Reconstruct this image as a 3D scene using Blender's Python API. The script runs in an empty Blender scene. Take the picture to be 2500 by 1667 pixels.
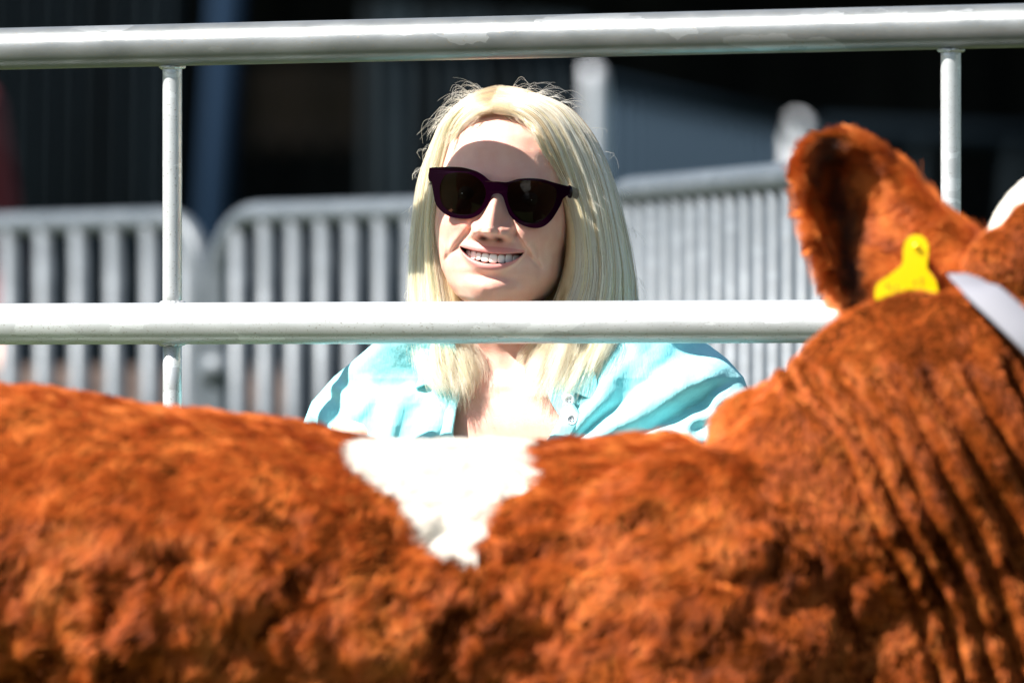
import bpy, bmesh, math, random
import numpy as np
from mathutils import Vector, Matrix, noise
from mathutils.geometry import tessellate_polygon

R = math.radians
random.seed(7)
rng = np.random.default_rng(7)
scene = bpy.context.scene
col = scene.collection

# ------------------------------------------------------------------ camera
FPX = 15625.0            # focal length in photo pixels (2500 wide)
CAMZ = 0.87
TILT = math.atan((885 - 833.5) / FPX)
cam_d = bpy.data.cameras.new('camera')
cam_d.sensor_width = 36.0
cam_d.lens = 225.0
cam_d.clip_end = 2000
cam_d.clip_start = 0.1
cam = bpy.data.objects.new('camera', cam_d)
col.objects.link(cam)
cam.location = (0, 0, CAMZ)
cam.rotation_euler = (R(90) + TILT, 0, 0)
scene.camera = cam
cam_d.dof.use_dof = True
cam_d.dof.focus_distance = 5.98
cam_d.dof.aperture_fstop = 5.2
cam_d.dof.aperture_blades = 9

# ------------------------------------------------------------------ light
SUN_AZ, SUN_EL = R(62), R(47.5)     # azimuth to the left of the camera side
sv = Vector((-math.sin(SUN_AZ) * math.cos(SUN_EL), -math.cos(SUN_AZ) * math.cos(SUN_EL), math.sin(SUN_EL)))
world = bpy.data.worlds.new('World')
scene.world = world
world.use_nodes = True
wn = world.node_tree
for n in list(wn.nodes):
    wn.nodes.remove(n)
wo = wn.nodes.new('ShaderNodeOutputWorld')
wb = wn.nodes.new('ShaderNodeBackground')
sky = wn.nodes.new('ShaderNodeTexSky')
sky.sky_type = 'NISHITA'
sky.sun_disc = False
sky.sun_elevation = SUN_EL
sky.sun_rotation = math.atan2(sv.x, sv.y)
wn.links.new(sky.outputs[0], wb.inputs[0])
wb.inputs[1].default_value = 0.052
wn.links.new(wb.outputs[0], wo.inputs[0])
sun_d = bpy.data.lights.new('sun', 'SUN')
sun_d.energy = 5.0
sun_d.angle = R(0.5)
sun_d.color = (1.0, 0.965, 0.92)
sun = bpy.data.objects.new('sun', sun_d)
col.objects.link(sun)
sun.rotation_euler = sv.to_track_quat('Z', 'Y').to_euler()
sun.location = (-6, -2, 8)
scene.view_settings.view_transform = 'Standard'
scene.view_settings.look = 'None'
scene.view_settings.exposure = 1.5
scene.view_settings.gamma = 1.0
scene.cycles.use_denoising = True
scene.cycles.max_bounces = 14
scene.cycles.glossy_bounces = 10
scene.cycles.transmission_bounces = 14
scene.cycles.diffuse_bounces = 4

# ------------------------------------------------------------------ helpers
def P(u, v, d):
    """point seen at photo pixel (u,v) at distance y=d"""
    u = np.asarray(u, float); v = np.asarray(v, float); d = np.asarray(d, float)
    x = (u - 1250) / FPX * d
    z = CAMZ + (885 - v) / FPX * d
    return np.stack(np.broadcast_arrays(x, d, z), -1)

def PV(u, v, d):
    return Vector(P(u, v, d).tolist())

def mesh_obj(name, V, F, mat=None, parent=None, smooth=True, loc=None):
    me = bpy.data.meshes.new(name)
    V = np.asarray(V, float)
    me.from_pydata(V.tolist(), [], [tuple(map(int, f)) for f in F])
    me.validate()
    if smooth:
        me.polygons.foreach_set('use_smooth', [True] * len(me.polygons))
    if mat is not None:
        me.materials.append(mat)
    o = bpy.data.objects.new(name, me)
    col.objects.link(o)
    if parent is not None:
        o.parent = parent
    return o

def tag(o, label=None, cat=None, group=None, kind=None):
    if label: o['label'] = label
    if cat: o['category'] = cat
    if group: o['group'] = group
    if kind: o['kind'] = kind
    return o

def empty(name, label=None, cat=None, group=None):
    o = bpy.data.objects.new(name, None)
    col.objects.link(o)
    tag(o, label, cat, group)
    return o

class MB:
    def __init__(s): s.V = []; s.F = []; s.n = 0
    def add(s, V, F):
        V = np.asarray(V, float).reshape(-1, 3)
        s.V.append(V); s.F += [tuple(int(i) + s.n for i in f) for f in F]; s.n += len(V)
        return s
    def build(s, name, mat=None, parent=None, smooth=True):
        return mesh_obj(name, np.concatenate(s.V), s.F, mat, parent, smooth)

def grid_faces(n, m, wrap=False, off=0):
    F = []
    mm = m if wrap else m - 1
    for i in range(n - 1):
        for j in range(mm):
            a = off + i * m + j; b = off + i * m + (j + 1) % m
            F.append((a, b, b + m, a + m))
    return F

def catmull(pts, n):
    pts = np.asarray(pts, float)
    L = np.r_[0, np.cumsum(np.linalg.norm(np.diff(pts[:, :3], axis=0), axis=1))]
    t = np.linspace(0, L[-1], n)
    out = np.zeros((n, pts.shape[1]))
    ext = np.vstack([2 * pts[0] - pts[1], pts, 2 * pts[-1] - pts[-2]])
    for k, tt in enumerate(t):
        i = min(max(np.searchsorted(L, tt, 'right') - 1, 0), len(pts) - 2)
        s = (tt - L[i]) / max(L[i + 1] - L[i], 1e-9)
        p0, p1, p2, p3 = ext[i], ext[i + 1], ext[i + 2], ext[i + 3]
        out[k] = .5 * ((2 * p1) + (-p0 + p2) * s + (2 * p0 - 5 * p1 + 4 * p2 - p3) * s * s + (-p0 + 3 * p1 - 3 * p2 + p3) * s ** 3)
    return out

def tube(path, rad, seg=24, n=None, ratio=1.0, caps=True):
    """tapered tube through path; rad per control point. returns V,F"""
    path = np.asarray(path, float)
    rad = np.broadcast_to(np.asarray(rad, float), (len(path),))
    c = np.column_stack([path, rad])
    if n: c = catmull(c, n)
    p, r = c[:, :3], c[:, 3]
    T = np.gradient(p, axis=0); T /= np.linalg.norm(T, axis=1)[:, None] + 1e-12
    up = np.array([0, 0, 1.0]) if abs(T[0][2]) < .9 else np.array([0, 1.0, 0])
    V = []
    nprev = None
    a = np.linspace(0, 2 * math.pi, seg, endpoint=False)
    for k in range(len(p)):
        if nprev is None:
            nn = up - T[k] * np.dot(up, T[k])
        else:
            nn = nprev - T[k] * np.dot(nprev, T[k])
        nn /= np.linalg.norm(nn) + 1e-12
        nprev = nn
        b = np.cross(T[k], nn)
        V.append(p[k] + r[k] * (np.outer(np.cos(a), nn) + ratio * np.outer(np.sin(a), b)))
    V = np.concatenate(V)
    F = grid_faces(len(p), seg, True)
    if caps:
        F.append(tuple(range(seg))[::-1])
        F.append(tuple(range((len(p) - 1) * seg, len(p) * seg)))
    return V, F

def capsule(path, rad, seg=20, n=16):
    """tube with rounded ends"""
    path = np.asarray(path, float); rad = np.asarray(rad, float)
    c = catmull(np.column_stack([path, rad]), n)
    p, r = c[:, :3], c[:, 3]
    t0 = p[0] - p[1]; t0 /= np.linalg.norm(t0); t1 = p[-1] - p[-2]; t1 /= np.linalg.norm(t1)
    pre = [(p[0] + t0 * r[0] * s, r[0] * math.sqrt(max(1 - s * s, .0004))) for s in (.995, .9, .7, .4)]
    post = [(p[-1] + t1 * r[-1] * s, r[-1] * math.sqrt(max(1 - s * s, .0004))) for s in (.4, .7, .9, .995)]
    pp = np.array([q[0] for q in pre] + list(p) + [q[0] for q in post])
    rr = np.array([q[1] for q in pre] + list(r) + [q[1] for q in post])
    return tube(pp, rr, seg)

def box(x0, x1, y0, y1, z0, z1):
    V = [(x, y, z) for x in (x0, x1) for y in (y0, y1) for z in (z0, z1)]
    F = [(0, 1, 3, 2), (4, 6, 7, 5), (0, 4, 5, 1), (2, 3, 7, 6), (0, 2, 6, 4), (1, 5, 7, 3)]
    return V, F

def ellipsoid(c, r, seg=24, rings=16, rot=None):
    V = []
    for i in range(rings + 1):
        th = math.pi * i / rings
        for j in range(seg):
            ph = 2 * math.pi * j / seg
            V.append((math.sin(th) * math.cos(ph) * r[0], math.sin(th) * math.sin(ph) * r[1], math.cos(th) * r[2]))
    V = np.array(V)
    if rot is not None: V = V @ np.array(rot.to_3x3() if hasattr(rot, 'to_3x3') else rot).T
    return V + np.array(c), grid_faces(rings + 1, seg, True)

def remesh(o, voxel, smooth=0):
    m = o.modifiers.new('r', 'REMESH'); m.mode = 'VOXEL'; m.voxel_size = voxel
    if smooth:
        s = o.modifiers.new('s', 'SMOOTH'); s.iterations = smooth; s.factor = .5
    dg = bpy.context.evaluated_depsgraph_get()
    me = bpy.data.meshes.new_from_object(o.evaluated_get(dg))
    o.modifiers.clear()
    old = o.data; o.data = me
    me.name = old.name
    me.polygons.foreach_set('use_smooth', [True] * len(me.polygons))
    return o

def get_co(me):
    a = np.empty(len(me.vertices) * 3); me.vertices.foreach_get('co', a); return a.reshape(-1, 3)
def get_no(me):
    a = np.empty(len(me.vertices) * 3); me.vertices.foreach_get('normal', a); return a.reshape(-1, 3)
def set_co(me, c):
    me.vertices.foreach_set('co', c.ravel()); me.update()

def vnoise(pts, scale, seed=0.0):
    """smooth vectorised value noise in -1..1"""
    p = np.asarray(pts, float) * scale + seed * 17.31
    i = np.floor(p).astype(np.int64); f = p - i; f = f * f * (3 - 2 * f)
    def h(a, b, c):
        n = (a * 374761393 + b * 668265263 + c * 2147483647 + int(seed * 977) * 1274126177) & 0xffffffff
        n = ((n ^ (n >> 13)) * 1274126177) & 0xffffffff
        n = n ^ (n >> 16)
        return (n & 0xffff) / 32767.5 - 1
    x, y, z = i[..., 0], i[..., 1], i[..., 2]; fx, fy, fz = f[..., 0], f[..., 1], f[..., 2]
    def L(a, b, t): return a + (b - a) * t
    return L(L(L(h(x, y, z), h(x + 1, y, z), fx), L(h(x, y + 1, z), h(x + 1, y + 1, z), fx), fy),
             L(L(h(x, y, z + 1), h(x + 1, y, z + 1), fx), L(h(x, y + 1, z + 1), h(x + 1, y + 1, z + 1), fx), fy), fz)

def fattr(me, name, vals):
    a = me.attributes.new(name, 'FLOAT', 'POINT'); a.data.foreach_set('value', np.asarray(vals, float)); return a

def strands(name, pts, rad, mat, parent, colr=None):
    N, K, _ = pts.shape
    hc = bpy.data.hair_curves.new(name)
    hc.add_curves([K] * N)
    hc.attributes['position'].data.foreach_set('vector', pts.astype(np.float32).ravel()) if 'position' in hc.attributes else hc.points.foreach_set('position', pts.astype(np.float32).ravel())
    r = np.broadcast_to(rad, (N, K)).astype(np.float32).ravel()
    ra = hc.attributes.get('radius') or hc.attributes.new('radius', 'FLOAT', 'POINT')
    ra.data.foreach_set('value', r)
    if colr is not None:
        ca = hc.attributes.new('tint', 'FLOAT_COLOR', 'POINT')
        cc = np.ones((N, K, 4), np.float32); cc[..., :3] = colr[:, None, :] if colr.ndim == 2 else colr
        ca.data.foreach_set('color', cc.ravel())
    hc.materials.append(mat)
    o = bpy.data.objects.new(name, hc); col.objects.link(o)
    if parent is not None: o.parent = parent
    return o

# ------------------------------------------------------------------ materials
def mat(name, base=(.5, .5, .5), rough=.5, metal=0, spec=.5, **kw):
    m = bpy.data.materials.new(name); m.use_nodes = True
    b = m.node_tree.nodes['Principled BSDF']
    b.inputs['Base Color'].default_value = (*base, 1)
    b.inputs['Roughness'].default_value = rough
    b.inputs['Metallic'].default_value = metal
    b.inputs['Specular IOR Level'].default_value = spec
    for k, v in kw.items(): b.inputs[k.replace('_', ' ')].default_value = v
    return m, m.node_tree, b

def N(nt, t, **kw):
    n = nt.nodes.new(t)
    for k, v in kw.items(): setattr(n, k, v)
    return n

def noise_mix(nt, b, c1, c2, scale, detail=4, coords='Object', lo=.4, hi=.6, vec_scale=None, bump=0, bscale=None):
    tc = N(nt, 'ShaderNodeTexCoord'); out = tc.outputs[coords]
    if vec_scale:
        mp = N(nt, 'ShaderNodeMapping'); mp.inputs['Scale'].default_value = vec_scale
        nt.links.new(out, mp.inputs[0]); out = mp.outputs[0]
    no = N(nt, 'ShaderNodeTexNoise'); no.inputs['Scale'].default_value = scale; no.inputs['Detail'].default_value = detail
    nt.links.new(out, no.inputs['Vector'])
    cr = N(nt, 'ShaderNodeValToRGB'); cr.color_ramp.elements[0].position = lo; cr.color_ramp.elements[1].position = hi
    cr.color_ramp.elements[0].color = (*c1, 1); cr.color_ramp.elements[1].color = (*c2, 1)
    nt.links.new(no.outputs[0], cr.inputs[0]); nt.links.new(cr.outputs[0], b.inputs['Base Color'])
    if bump:
        n2 = N(nt, 'ShaderNodeTexNoise'); n2.inputs['Scale'].default_value = bscale or scale * 4; n2.inputs['Detail'].default_value = 5
        nt.links.new(out, n2.inputs['Vector'])
        bp = N(nt, 'ShaderNodeBump'); bp.inputs['Strength'].default_value = bump; bp.inputs['Distance'].default_value = .002
        nt.links.new(n2.outputs[0], bp.inputs['Height']); nt.links.new(bp.outputs[0], b.inputs['Normal'])
    return cr, out

# galvanised steel of the pen hurdle, with spangle patches and fine scratches
def galvanised(name, dark, light, metal=.35, rough=.42):
    m, nt, b = mat(name, light, rough, metal)
    cr, vec = noise_mix(nt, b, dark, light, 22, 6, lo=.25, hi=.75, vec_scale=(.8, 1, 1.6))
    vo = N(nt, 'ShaderNodeTexVoronoi'); vo.inputs['Scale'].default_value = 42
    mp = N(nt, 'ShaderNodeMapping'); mp.inputs['Scale'].default_value = (.45, 1, 1.2)
    nz = N(nt, 'ShaderNodeTexNoise'); nz.inputs['Scale'].default_value = 60
    add = N(nt, 'ShaderNodeVectorMath', operation='MULTIPLY_ADD'); add.inputs[1].default_value = (.02, .02, .02)
    nt.links.new(nz.outputs['Color'], add.inputs[0]); nt.links.new(vec, mp.inputs[0]); nt.links.new(mp.outputs[0], add.inputs[2])
    nt.links.new(vec, nz.inputs['Vector']); nt.links.new(add.outputs[0], vo.inputs['Vector'])
    r2 = N(nt, 'ShaderNodeValToRGB'); r2.color_ramp.elements[0].position = .84; r2.color_ramp.elements[1].position = .90
    sep = N(nt, 'ShaderNodeSeparateColor'); nt.links.new(vo.outputs['Color'], sep.inputs[0]); nt.links.new(sep.outputs[0], r2.inputs[0])
    mx = N(nt, 'ShaderNodeMix', data_type='RGBA'); mx.inputs[7].default_value = (min(light[0] * 1.12, .9), min(light[1] * 1.12, .9), min(light[2] * 1.12, .9), 1)
    nt.links.new(r2.outputs[0], mx.inputs[0]); nt.links.new(cr.outputs[0], mx.inputs[6])
    # fine dark specks and rust freckles
    sp = N(nt, 'ShaderNodeTexNoise'); sp.inputs['Scale'].default_value = 520; sp.inputs['Detail'].default_value = 3
    nt.links.new(vec, sp.inputs['Vector'])
    r3 = N(nt, 'ShaderNodeValToRGB'); r3.color_ramp.elements[0].position = .62; r3.color_ramp.elements[1].position = .72
    nt.links.new(sp.outputs[0], r3.inputs[0])
    m2 = N(nt, 'ShaderNodeMix', data_type='RGBA'); m2.inputs[7].default_value = (.22, .19, .14, 1)
    nt.links.new(r3.outputs[0], m2.inputs[0]); nt.links.new(mx.outputs[2], m2.inputs[6]); nt.links.new(m2.outputs[2], b.inputs['Base Color'])
    bp = N(nt, 'ShaderNodeBump'); bp.inputs['Strength'].default_value = .14; bp.inputs['Distance'].default_value = .0006
    nt.links.new(sp.outputs[0], bp.inputs['Height']); nt.links.new(bp.outputs[0], b.inputs['Normal'])
    rr = N(nt, 'ShaderNodeMapRange'); rr.inputs[3].default_value = rough - .08; rr.inputs[4].default_value = rough + .16
    nt.links.new(nz.outputs[0], rr.inputs[0]); nt.links.new(rr.outputs[0], b.inputs['Roughness'])
    return m
M_GALV = galvanised('galvanised_pipe', (.46, .475, .475), (.58, .60, .60), metal=.5, rough=.36)
M_BARR = galvanised('dull_galvanised', (.065, .080, .092), (.092, .108, .122), metal=.15, rough=.42)
M_GALV_DIM = galvanised('dimmed_pipe', (.13, .14, .14), (.22, .23, .23), metal=.5, rough=.34)  # same pipe, darkened to put the top rail's weaker light into its colour
M_WELD, _, _ = mat('weld_bead', (.62, .62, .6), .35, .6)
M_FARPOST = mat('far_white_post', (.75, .77, .8), .5)[0]
M_FARBAR = mat('far_dark_bar', (.017, .028, .040), .8, spec=.04)[0]
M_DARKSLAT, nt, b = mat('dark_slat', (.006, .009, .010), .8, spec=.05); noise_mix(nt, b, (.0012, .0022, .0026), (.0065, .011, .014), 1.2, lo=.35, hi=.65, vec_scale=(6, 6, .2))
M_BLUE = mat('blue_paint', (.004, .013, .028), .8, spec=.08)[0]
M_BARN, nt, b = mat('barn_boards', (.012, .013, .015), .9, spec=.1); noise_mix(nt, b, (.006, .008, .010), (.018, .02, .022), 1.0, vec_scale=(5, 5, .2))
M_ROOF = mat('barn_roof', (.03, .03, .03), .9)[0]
M_BOARD, nt, b = mat('brown_boards', (.07, .045, .035), .85); noise_mix(nt, b, (.045, .028, .022), (.10, .065, .05), 2.5, vec_scale=(.6, 1, 6))
M_CLOTH = mat('brown_sacking', (.05, .036, .028), .95, spec=.05)[0]
M_GRASS, nt, b = mat('meadow', (.06, .1, .02), .95, spec=.1); noise_mix(nt, b, (.03, .045, .012), (.065, .075, .028), 6, 8, lo=.35, hi=.7)

# skin
M_SKIN, nt, b = mat('skin', (.60, .34, .25), .42, spec=.4)
b.inputs['Subsurface Weight'].default_value = .5
b.inputs['Subsurface Radius'].default_value = (.9, .32, .18)
b.inputs['Subsurface Scale'].default_value = .004
def attr(nt, n):
    a = N(nt, 'ShaderNodeAttribute'); a.attribute_name = n; return a.outputs['Fac']
def mixc(nt, fac, a, bcol):
    m = N(nt, 'ShaderNodeMix', data_type='RGBA')
    nt.links.new(fac, m.inputs[0])
    if isinstance(a, tuple): m.inputs[6].default_value = (*a, 1)
    else: nt.links.new(a, m.inputs[6])
    m.inputs[7].default_value = (*bcol, 1)
    return m.outputs[2]
tc = N(nt, 'ShaderNodeTexCoord'); no = N(nt, 'ShaderNodeTexNoise'); no.inputs['Scale'].default_value = 45; no.inputs['Detail'].default_value = 6
nt.links.new(tc.outputs['Object'], no.inputs['Vector'])
cr = N(nt, 'ShaderNodeValToRGB'); cr.color_ramp.elements[0].position = .35; cr.color_ramp.elements[1].position = .7
cr.color_ramp.elements[0].color = (.76, .46, .355, 1); cr.color_ramp.elements[1].color = (.70, .355, .27, 1)
nt.links.new(no.outputs[0], cr.inputs[0])
c1 = mixc(nt, attr(nt, 'flush'), cr.outputs[0], (.58, .20, .15))
c2 = mixc(nt, attr(nt, 'lip'), c1, (.60, .25, .22))
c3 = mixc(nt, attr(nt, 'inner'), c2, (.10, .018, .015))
nt.links.new(c3, b.inputs['Base Color'])
n2 = N(nt, 'ShaderNodeTexNoise'); n2.inputs['Scale'].default_value = 600; n2.inputs['Detail'].default_value = 4
nt.links.new(tc.outputs['Object'], n2.inputs['Vector'])
bp = N(nt, 'ShaderNodeBump'); bp.inputs['Strength'].default_value = .35; bp.inputs['Distance'].default_value = .0007
nt.links.new(n2.outputs[0], bp.inputs['Height']); nt.links.new(bp.outputs[0], b.inputs['Normal'])
M_TEETH = mat('tooth_enamel', (.93, .89, .79), .25, Subsurface_Weight=.1)[0]
M_GUM = mat('gum', (.5, .16, .14), .35)[0]
M_EYE = mat('eye_white', (.7, .68, .65), .2)[0]
# sunglasses
M_FRAME, nt, b = mat('purple_acetate', (.006, .0003, .005), .10, spec=.2)
b.inputs['Transmission Weight'].default_value = 0
tl = N(nt, 'ShaderNodeBsdfTranslucent'); tl.inputs[0].default_value = (.55, .0, .22, 1)
ms = N(nt, 'ShaderNodeMixShader'); ms.inputs[0].default_value = .07
nt.links.new(b.outputs[0], ms.inputs[1]); nt.links.new(tl.outputs[0], ms.inputs[2])
nt.links.new(ms.outputs[0], nt.nodes['Material Output'].inputs[0])
M_LENS = bpy.data.materials.new('smoked_lens'); M_LENS.use_nodes = True
nt = M_LENS.node_tree; nt.nodes.remove(nt.nodes['Principled BSDF'])
tr = N(nt, 'ShaderNodeBsdfTransparent'); tr.inputs[0].default_value = (.035, .026, .02, 1)
gl = N(nt, 'ShaderNodeBsdfGlossy'); gl.inputs['Roughness'].default_value = .03
fr = N(nt, 'ShaderNodeFresnel'); fr.inputs[0].default_value = 1.33
ms = N(nt, 'ShaderNodeMixShader'); nt.links.new(fr.outputs[0], ms.inputs[0]); nt.links.new(tr.outputs[0], ms.inputs[1]); nt.links.new(gl.outputs[0], ms.inputs[2])
nt.links.new(ms.outputs[0], nt.nodes['Material Output'].inputs[0])
# shirt
M_SHIRT, nt, b = mat('turquoise_cotton', (.22, .66, .72), .85, spec=.2, Sheen_Weight=.15)
cr, vec = noise_mix(nt, b, (.24, .64, .69), (.33, .73, .76), 30, 3)
wv = N(nt, 'ShaderNodeTexNoise'); wv.inputs['Scale'].default_value = 500; mp = N(nt, 'ShaderNodeMapping'); mp.inputs['Scale'].default_value = (1, 1, .25)
nt.links.new(vec, mp.inputs[0]); nt.links.new(mp.outputs[0], wv.inputs['Vector'])
bp = N(nt, 'ShaderNodeBump'); bp.inputs['Strength'].default_value = .45; bp.inputs['Distance'].default_value = .0012
nt.links.new(wv.outputs[0], bp.inputs['Height']); nt.links.new(bp.outputs[0], b.inputs['Normal'])
M_BUTTON = mat('pearl_button', (.75, .78, .8), .2)[0]
M_JEANS = mat('navy_trousers', (.02, .03, .07), .9)[0]
M_RED = mat('red_jacket', (.12, .012, .015), .85)[0]
# hair
def hairmat(name, rough=.3, rad=.35, tint=None):
    m = bpy.data.materials.new(name); m.use_nodes = True; nt = m.node_tree
    nt.nodes.remove(nt.nodes['Principled BSDF'])
    h = N(nt, 'ShaderNodeBsdfHairPrincipled'); h.parametrization = 'COLOR'
    h.inputs['Roughness'].default_value = rough; h.inputs['Radial Roughness'].default_value = rad
    a = N(nt, 'ShaderNodeAttribute'); a.attribute_name = 'tint'
    nt.links.new(a.outputs['Color'], h.inputs['Color'])
    pb = N(nt, 'ShaderNodeBsdfPrincipled'); pb.inputs['Roughness'].default_value = .45; pb.inputs['Specular IOR Level'].default_value = .4
    hs = N(nt, 'ShaderNodeHueSaturation'); hs.inputs['Saturation'].default_value = .90; hs.inputs['Value'].default_value = 1.0
    nt.links.new(a.outputs['Color'], hs.inputs['Color']); nt.links.new(hs.outputs[0], pb.inputs['Base Color'])
    mx = N(nt, 'ShaderNodeMixShader'); mx.inputs[0].default_value = .30
    nt.links.new(h.outputs[0], mx.inputs[1]); nt.links.new(pb.outputs[0], mx.inputs[2])
    nt.links.new(mx.outputs[0], nt.nodes['Material Output'].inputs[0])
    return m
M_HAIR = hairmat('blonde_strands', .24, .35)
M_HAIRCAP, nt, b = mat('blonde_mass', (.50, .36, .19), .6)
noise_mix(nt, b, (.36, .24, .11), (.60, .46, .27), 18, 3, vec_scale=(6, 6, .6))
def furmat(name):
    m, nt, b = mat(name, (.3, .07, .02), .5, spec=.22)
    a = N(nt, 'ShaderNodeAttribute'); a.attribute_name = 'tint'
    nt.links.new(a.outputs['Color'], b.inputs['Base Color'])
    return m
M_FUR = furmat('calf_fur')
M_HIDE, nt, b = mat('calf_hide', (.10, .022, .006), 1.0, spec=0.0)
c = mixc(nt, attr(nt, 'white'), (.045, .010, .002), (.75, .70, .62)); nt.links.new(c, b.inputs['Base Color'])
M_TAG = mat('yellow_plastic', (.95, .74, .0), .35)[0]
M_TAGINK = mat('faded_ink', (.30, .22, .02), .6)[0]
M_STRAP = mat('white_webbing', (.17, .17, .19), .75)[0]

# ------------------------------------------------------------------ setting
g = mesh_obj('ground', [(-600, -60, 0), (600, -60, 0), (600, 1200, 0), (-600, 1200, 0)], [(0, 1, 2, 3)], M_GRASS, smooth=False)
tag(g, 'green grass showground', kind='structure')

shade_barn = empty('shade_barn', 'made-up open shed added to keep the whole background in deep shade', 'shade_barn')  # added building; its unseen roof and side walls hold the background in shade
mb = MB()
for k in range(150):                      # vertical boards of the back wall
    x = -30 + k * .4
    mb.add(*box(x, x + .37, 46 + .04 * (k % 2), 46.1 + .04 * (k % 2), 0, 6))
mb.add(*box(-30, 30, 46.15, 46.25, 0, 6))
mb.build('wall', M_BARN, shade_barn, False)
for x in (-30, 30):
    MB().add(*box(x - .1, x + .1, 31, 46, 0, 6)).build('shade_side_wall', M_BARN, shade_barn, False)  # added out of view to block skylight from the sides
MB().add(*box(-31, 31, 30.4, 47, 6, 6.2)).build('shade_roof', M_ROOF, shade_barn, False)  # unseen roof, added to keep the sun off everything behind it
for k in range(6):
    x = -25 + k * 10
    MB().add(*box(x - .12, x + .12, 31, 31.24, 0, 6)).build('post', M_BARN, shade_barn, False)

def lerp(a, b, t): return a + (b - a) * t

# ---- crowd barriers behind the woman (1.1 m high, rounded corners, vertical bars)
BH = 1.10
def barrier(uL, vL, uR, vR, spacing, label, bar_r, rad=.019, left_open=False):
    """(u,v) of the top rail centre at both ends fix the depths because the rail is BH high"""
    dL = (BH - CAMZ) * FPX / (885 - vL); dR = (BH - CAMZ) * FPX / (885 - vR)
    A = P(uL, vL, dL); B = P(uR, vR, dR)
    D = B - A; L = np.linalg.norm(D[:2]); dx = np.array([D[0] / L, D[1] / L, 0])
    root = empty('crowd_barrier', label, 'barrier', 'grey crowd barriers behind the rails')
    cr = .10
    def pt(s, z): return np.array([A[0], A[1], 0]) + dx * s + np.array([0, 0, z])
    path = [pt(0, .1)] + [pt(0, z) for z in (.3, .6, BH - cr - .05)]
    for k in range(0, 10):
        a = k / 9 * math.pi / 2
        path.append(pt(cr - cr * math.cos(a), BH - cr + cr * math.sin(a)))
    path += [pt(L * t, BH) for t in (.3, .5, .7)]
    for k in range(0, 10):
        a = k / 9 * math.pi / 2
        path.append(pt(L - cr + cr * math.sin(a), BH - cr + cr * math.cos(a)))
    path += [pt(L, z) for z in (BH - cr - .05, .6, .3, .1)]
    MB().add(*tube(path, rad, 16)).build('frame', M_BARR, root)
    MB().add(*tube([pt(0, .16), pt(L, .16)], rad * .8, 12)).build('bottom_rail', M_BARR, root)
    n = int((L - .06) / spacing)
    s0 = (L - n * spacing) / 2
    for k in range(n + 1):
        s = s0 + k * spacing
        if s < .03 or s > L - .03: continue
        zt = BH - .008
        if s < cr: zt = BH - cr + math.sqrt(cr * cr - (cr - s) ** 2)
        if s > L - cr: zt = BH - cr + math.sqrt(max(cr * cr - (s - L + cr) ** 2, 0))
        MB().add(*tube([pt(s, .17), pt(s, zt)], bar_r, 10)).build('bar', M_BARR, root)
    for s in (.12, L - .12):                # flat feet
        f = MB(); pA = pt(s, 0); nrm = np.array([-dx[1], dx[0], 0])
        f.add(*tube([pA - nrm * .28 + (0, 0, .012), pA + nrm * .28 + (0, 0, .012)], .012, 10))
        f.add(*tube([pA + (0, 0, .012), pA + (0, 0, .17)], .014, 10)); f.build('foot', M_BARR, root)
    # hook ring on the upright
    MB().add(*tube([pt(-.001, .84), pt(-.001, .88)], rad * 1.45, 14)).build('hook_collar', M_BARR, root)
    return root
barrier(-560, 566, 497, 535, .100, 'grey crowd barrier standing left of the thin upright bar', .0178)
barrier(535, 527, 1440, 500, .073, 'grey crowd barrier directly behind the woman, white rounded corner', .0162)
barrier(1490, 473, 2060, 420, .060, 'grey crowd barrier angled between the blonde hair and the calf ear', .0118)

# brown boards low behind the left barrier
bd = empty('board_fence', 'low brown board fence seen between the bars of the left barrier', 'fence')
for k in range(4):
    p0 = P(-300, 889, 13.5); p1 = P(720, 889, 13.0)
    z1 = .862 - k * .20
    MB().add([(p0[0], p0[1], z1 - .19), (p1[0], p1[1], z1 - .19), (p1[0], p1[1], z1), (p0[0], p0[1], z1),
              (p0[0], p0[1] + .03, z1 - .19), (p1[0], p1[1] + .03, z1 - .19), (p1[0], p1[1] + .03, z1), (p0[0], p0[1] + .03, z1)],
             [(0, 1, 2, 3), (5, 4, 7, 6), (3, 2, 6, 7), (0, 4, 5, 1), (0, 3, 7, 4), (1, 5, 6, 2)]).build('board', M_BOARD, bd, False)

# tall dark slatted fences
def tall_fence(u0, u1, d0, d1, top, label, sp, w, lean=0):
    root = empty('tall_fence', label, 'fence', 'tall dark fences in the background')
    A = P(u0, 885, d0); B = P(u1, 885, d1); L = np.linalg.norm((B - A)[:2]); dx = (B - A) / L; dx[2] = 0
    n = int(L / sp)
    for k in range(n + 1):
        p = A + dx * k * sp
        q = p + dx * lean
        MB().add(*tube([(p[0], p[1], .05), (q[0], q[1], top)], w, 8)).build('slat', M_DARKSLAT, root)
    for z in (.3, top - .1):
        MB().add(*tube([(A[0], A[1] + .03, z), (B[0], B[1] + .03, z)], .02, 8)).build('rail', M_DARKSLAT, root)
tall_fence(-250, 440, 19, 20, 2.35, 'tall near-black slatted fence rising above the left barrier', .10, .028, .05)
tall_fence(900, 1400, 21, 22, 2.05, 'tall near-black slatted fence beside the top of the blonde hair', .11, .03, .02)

# blue post leaning
bp_ = empty('blue_post', 'blurred blue post between the two left barriers', 'post')
a0 = P(500, 900, 23); a1 = P(550, 60, 23)
d_ = (a1 - a0) / (a1[2] - a0[2])
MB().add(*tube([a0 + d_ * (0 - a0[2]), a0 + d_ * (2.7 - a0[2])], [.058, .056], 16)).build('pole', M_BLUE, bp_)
MB().add(*box(a0[0] - .18, a0[0] + .08, 22.9, 23.1, .0, .03)).build('base_plate', M_BLUE, bp_, False)

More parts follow.
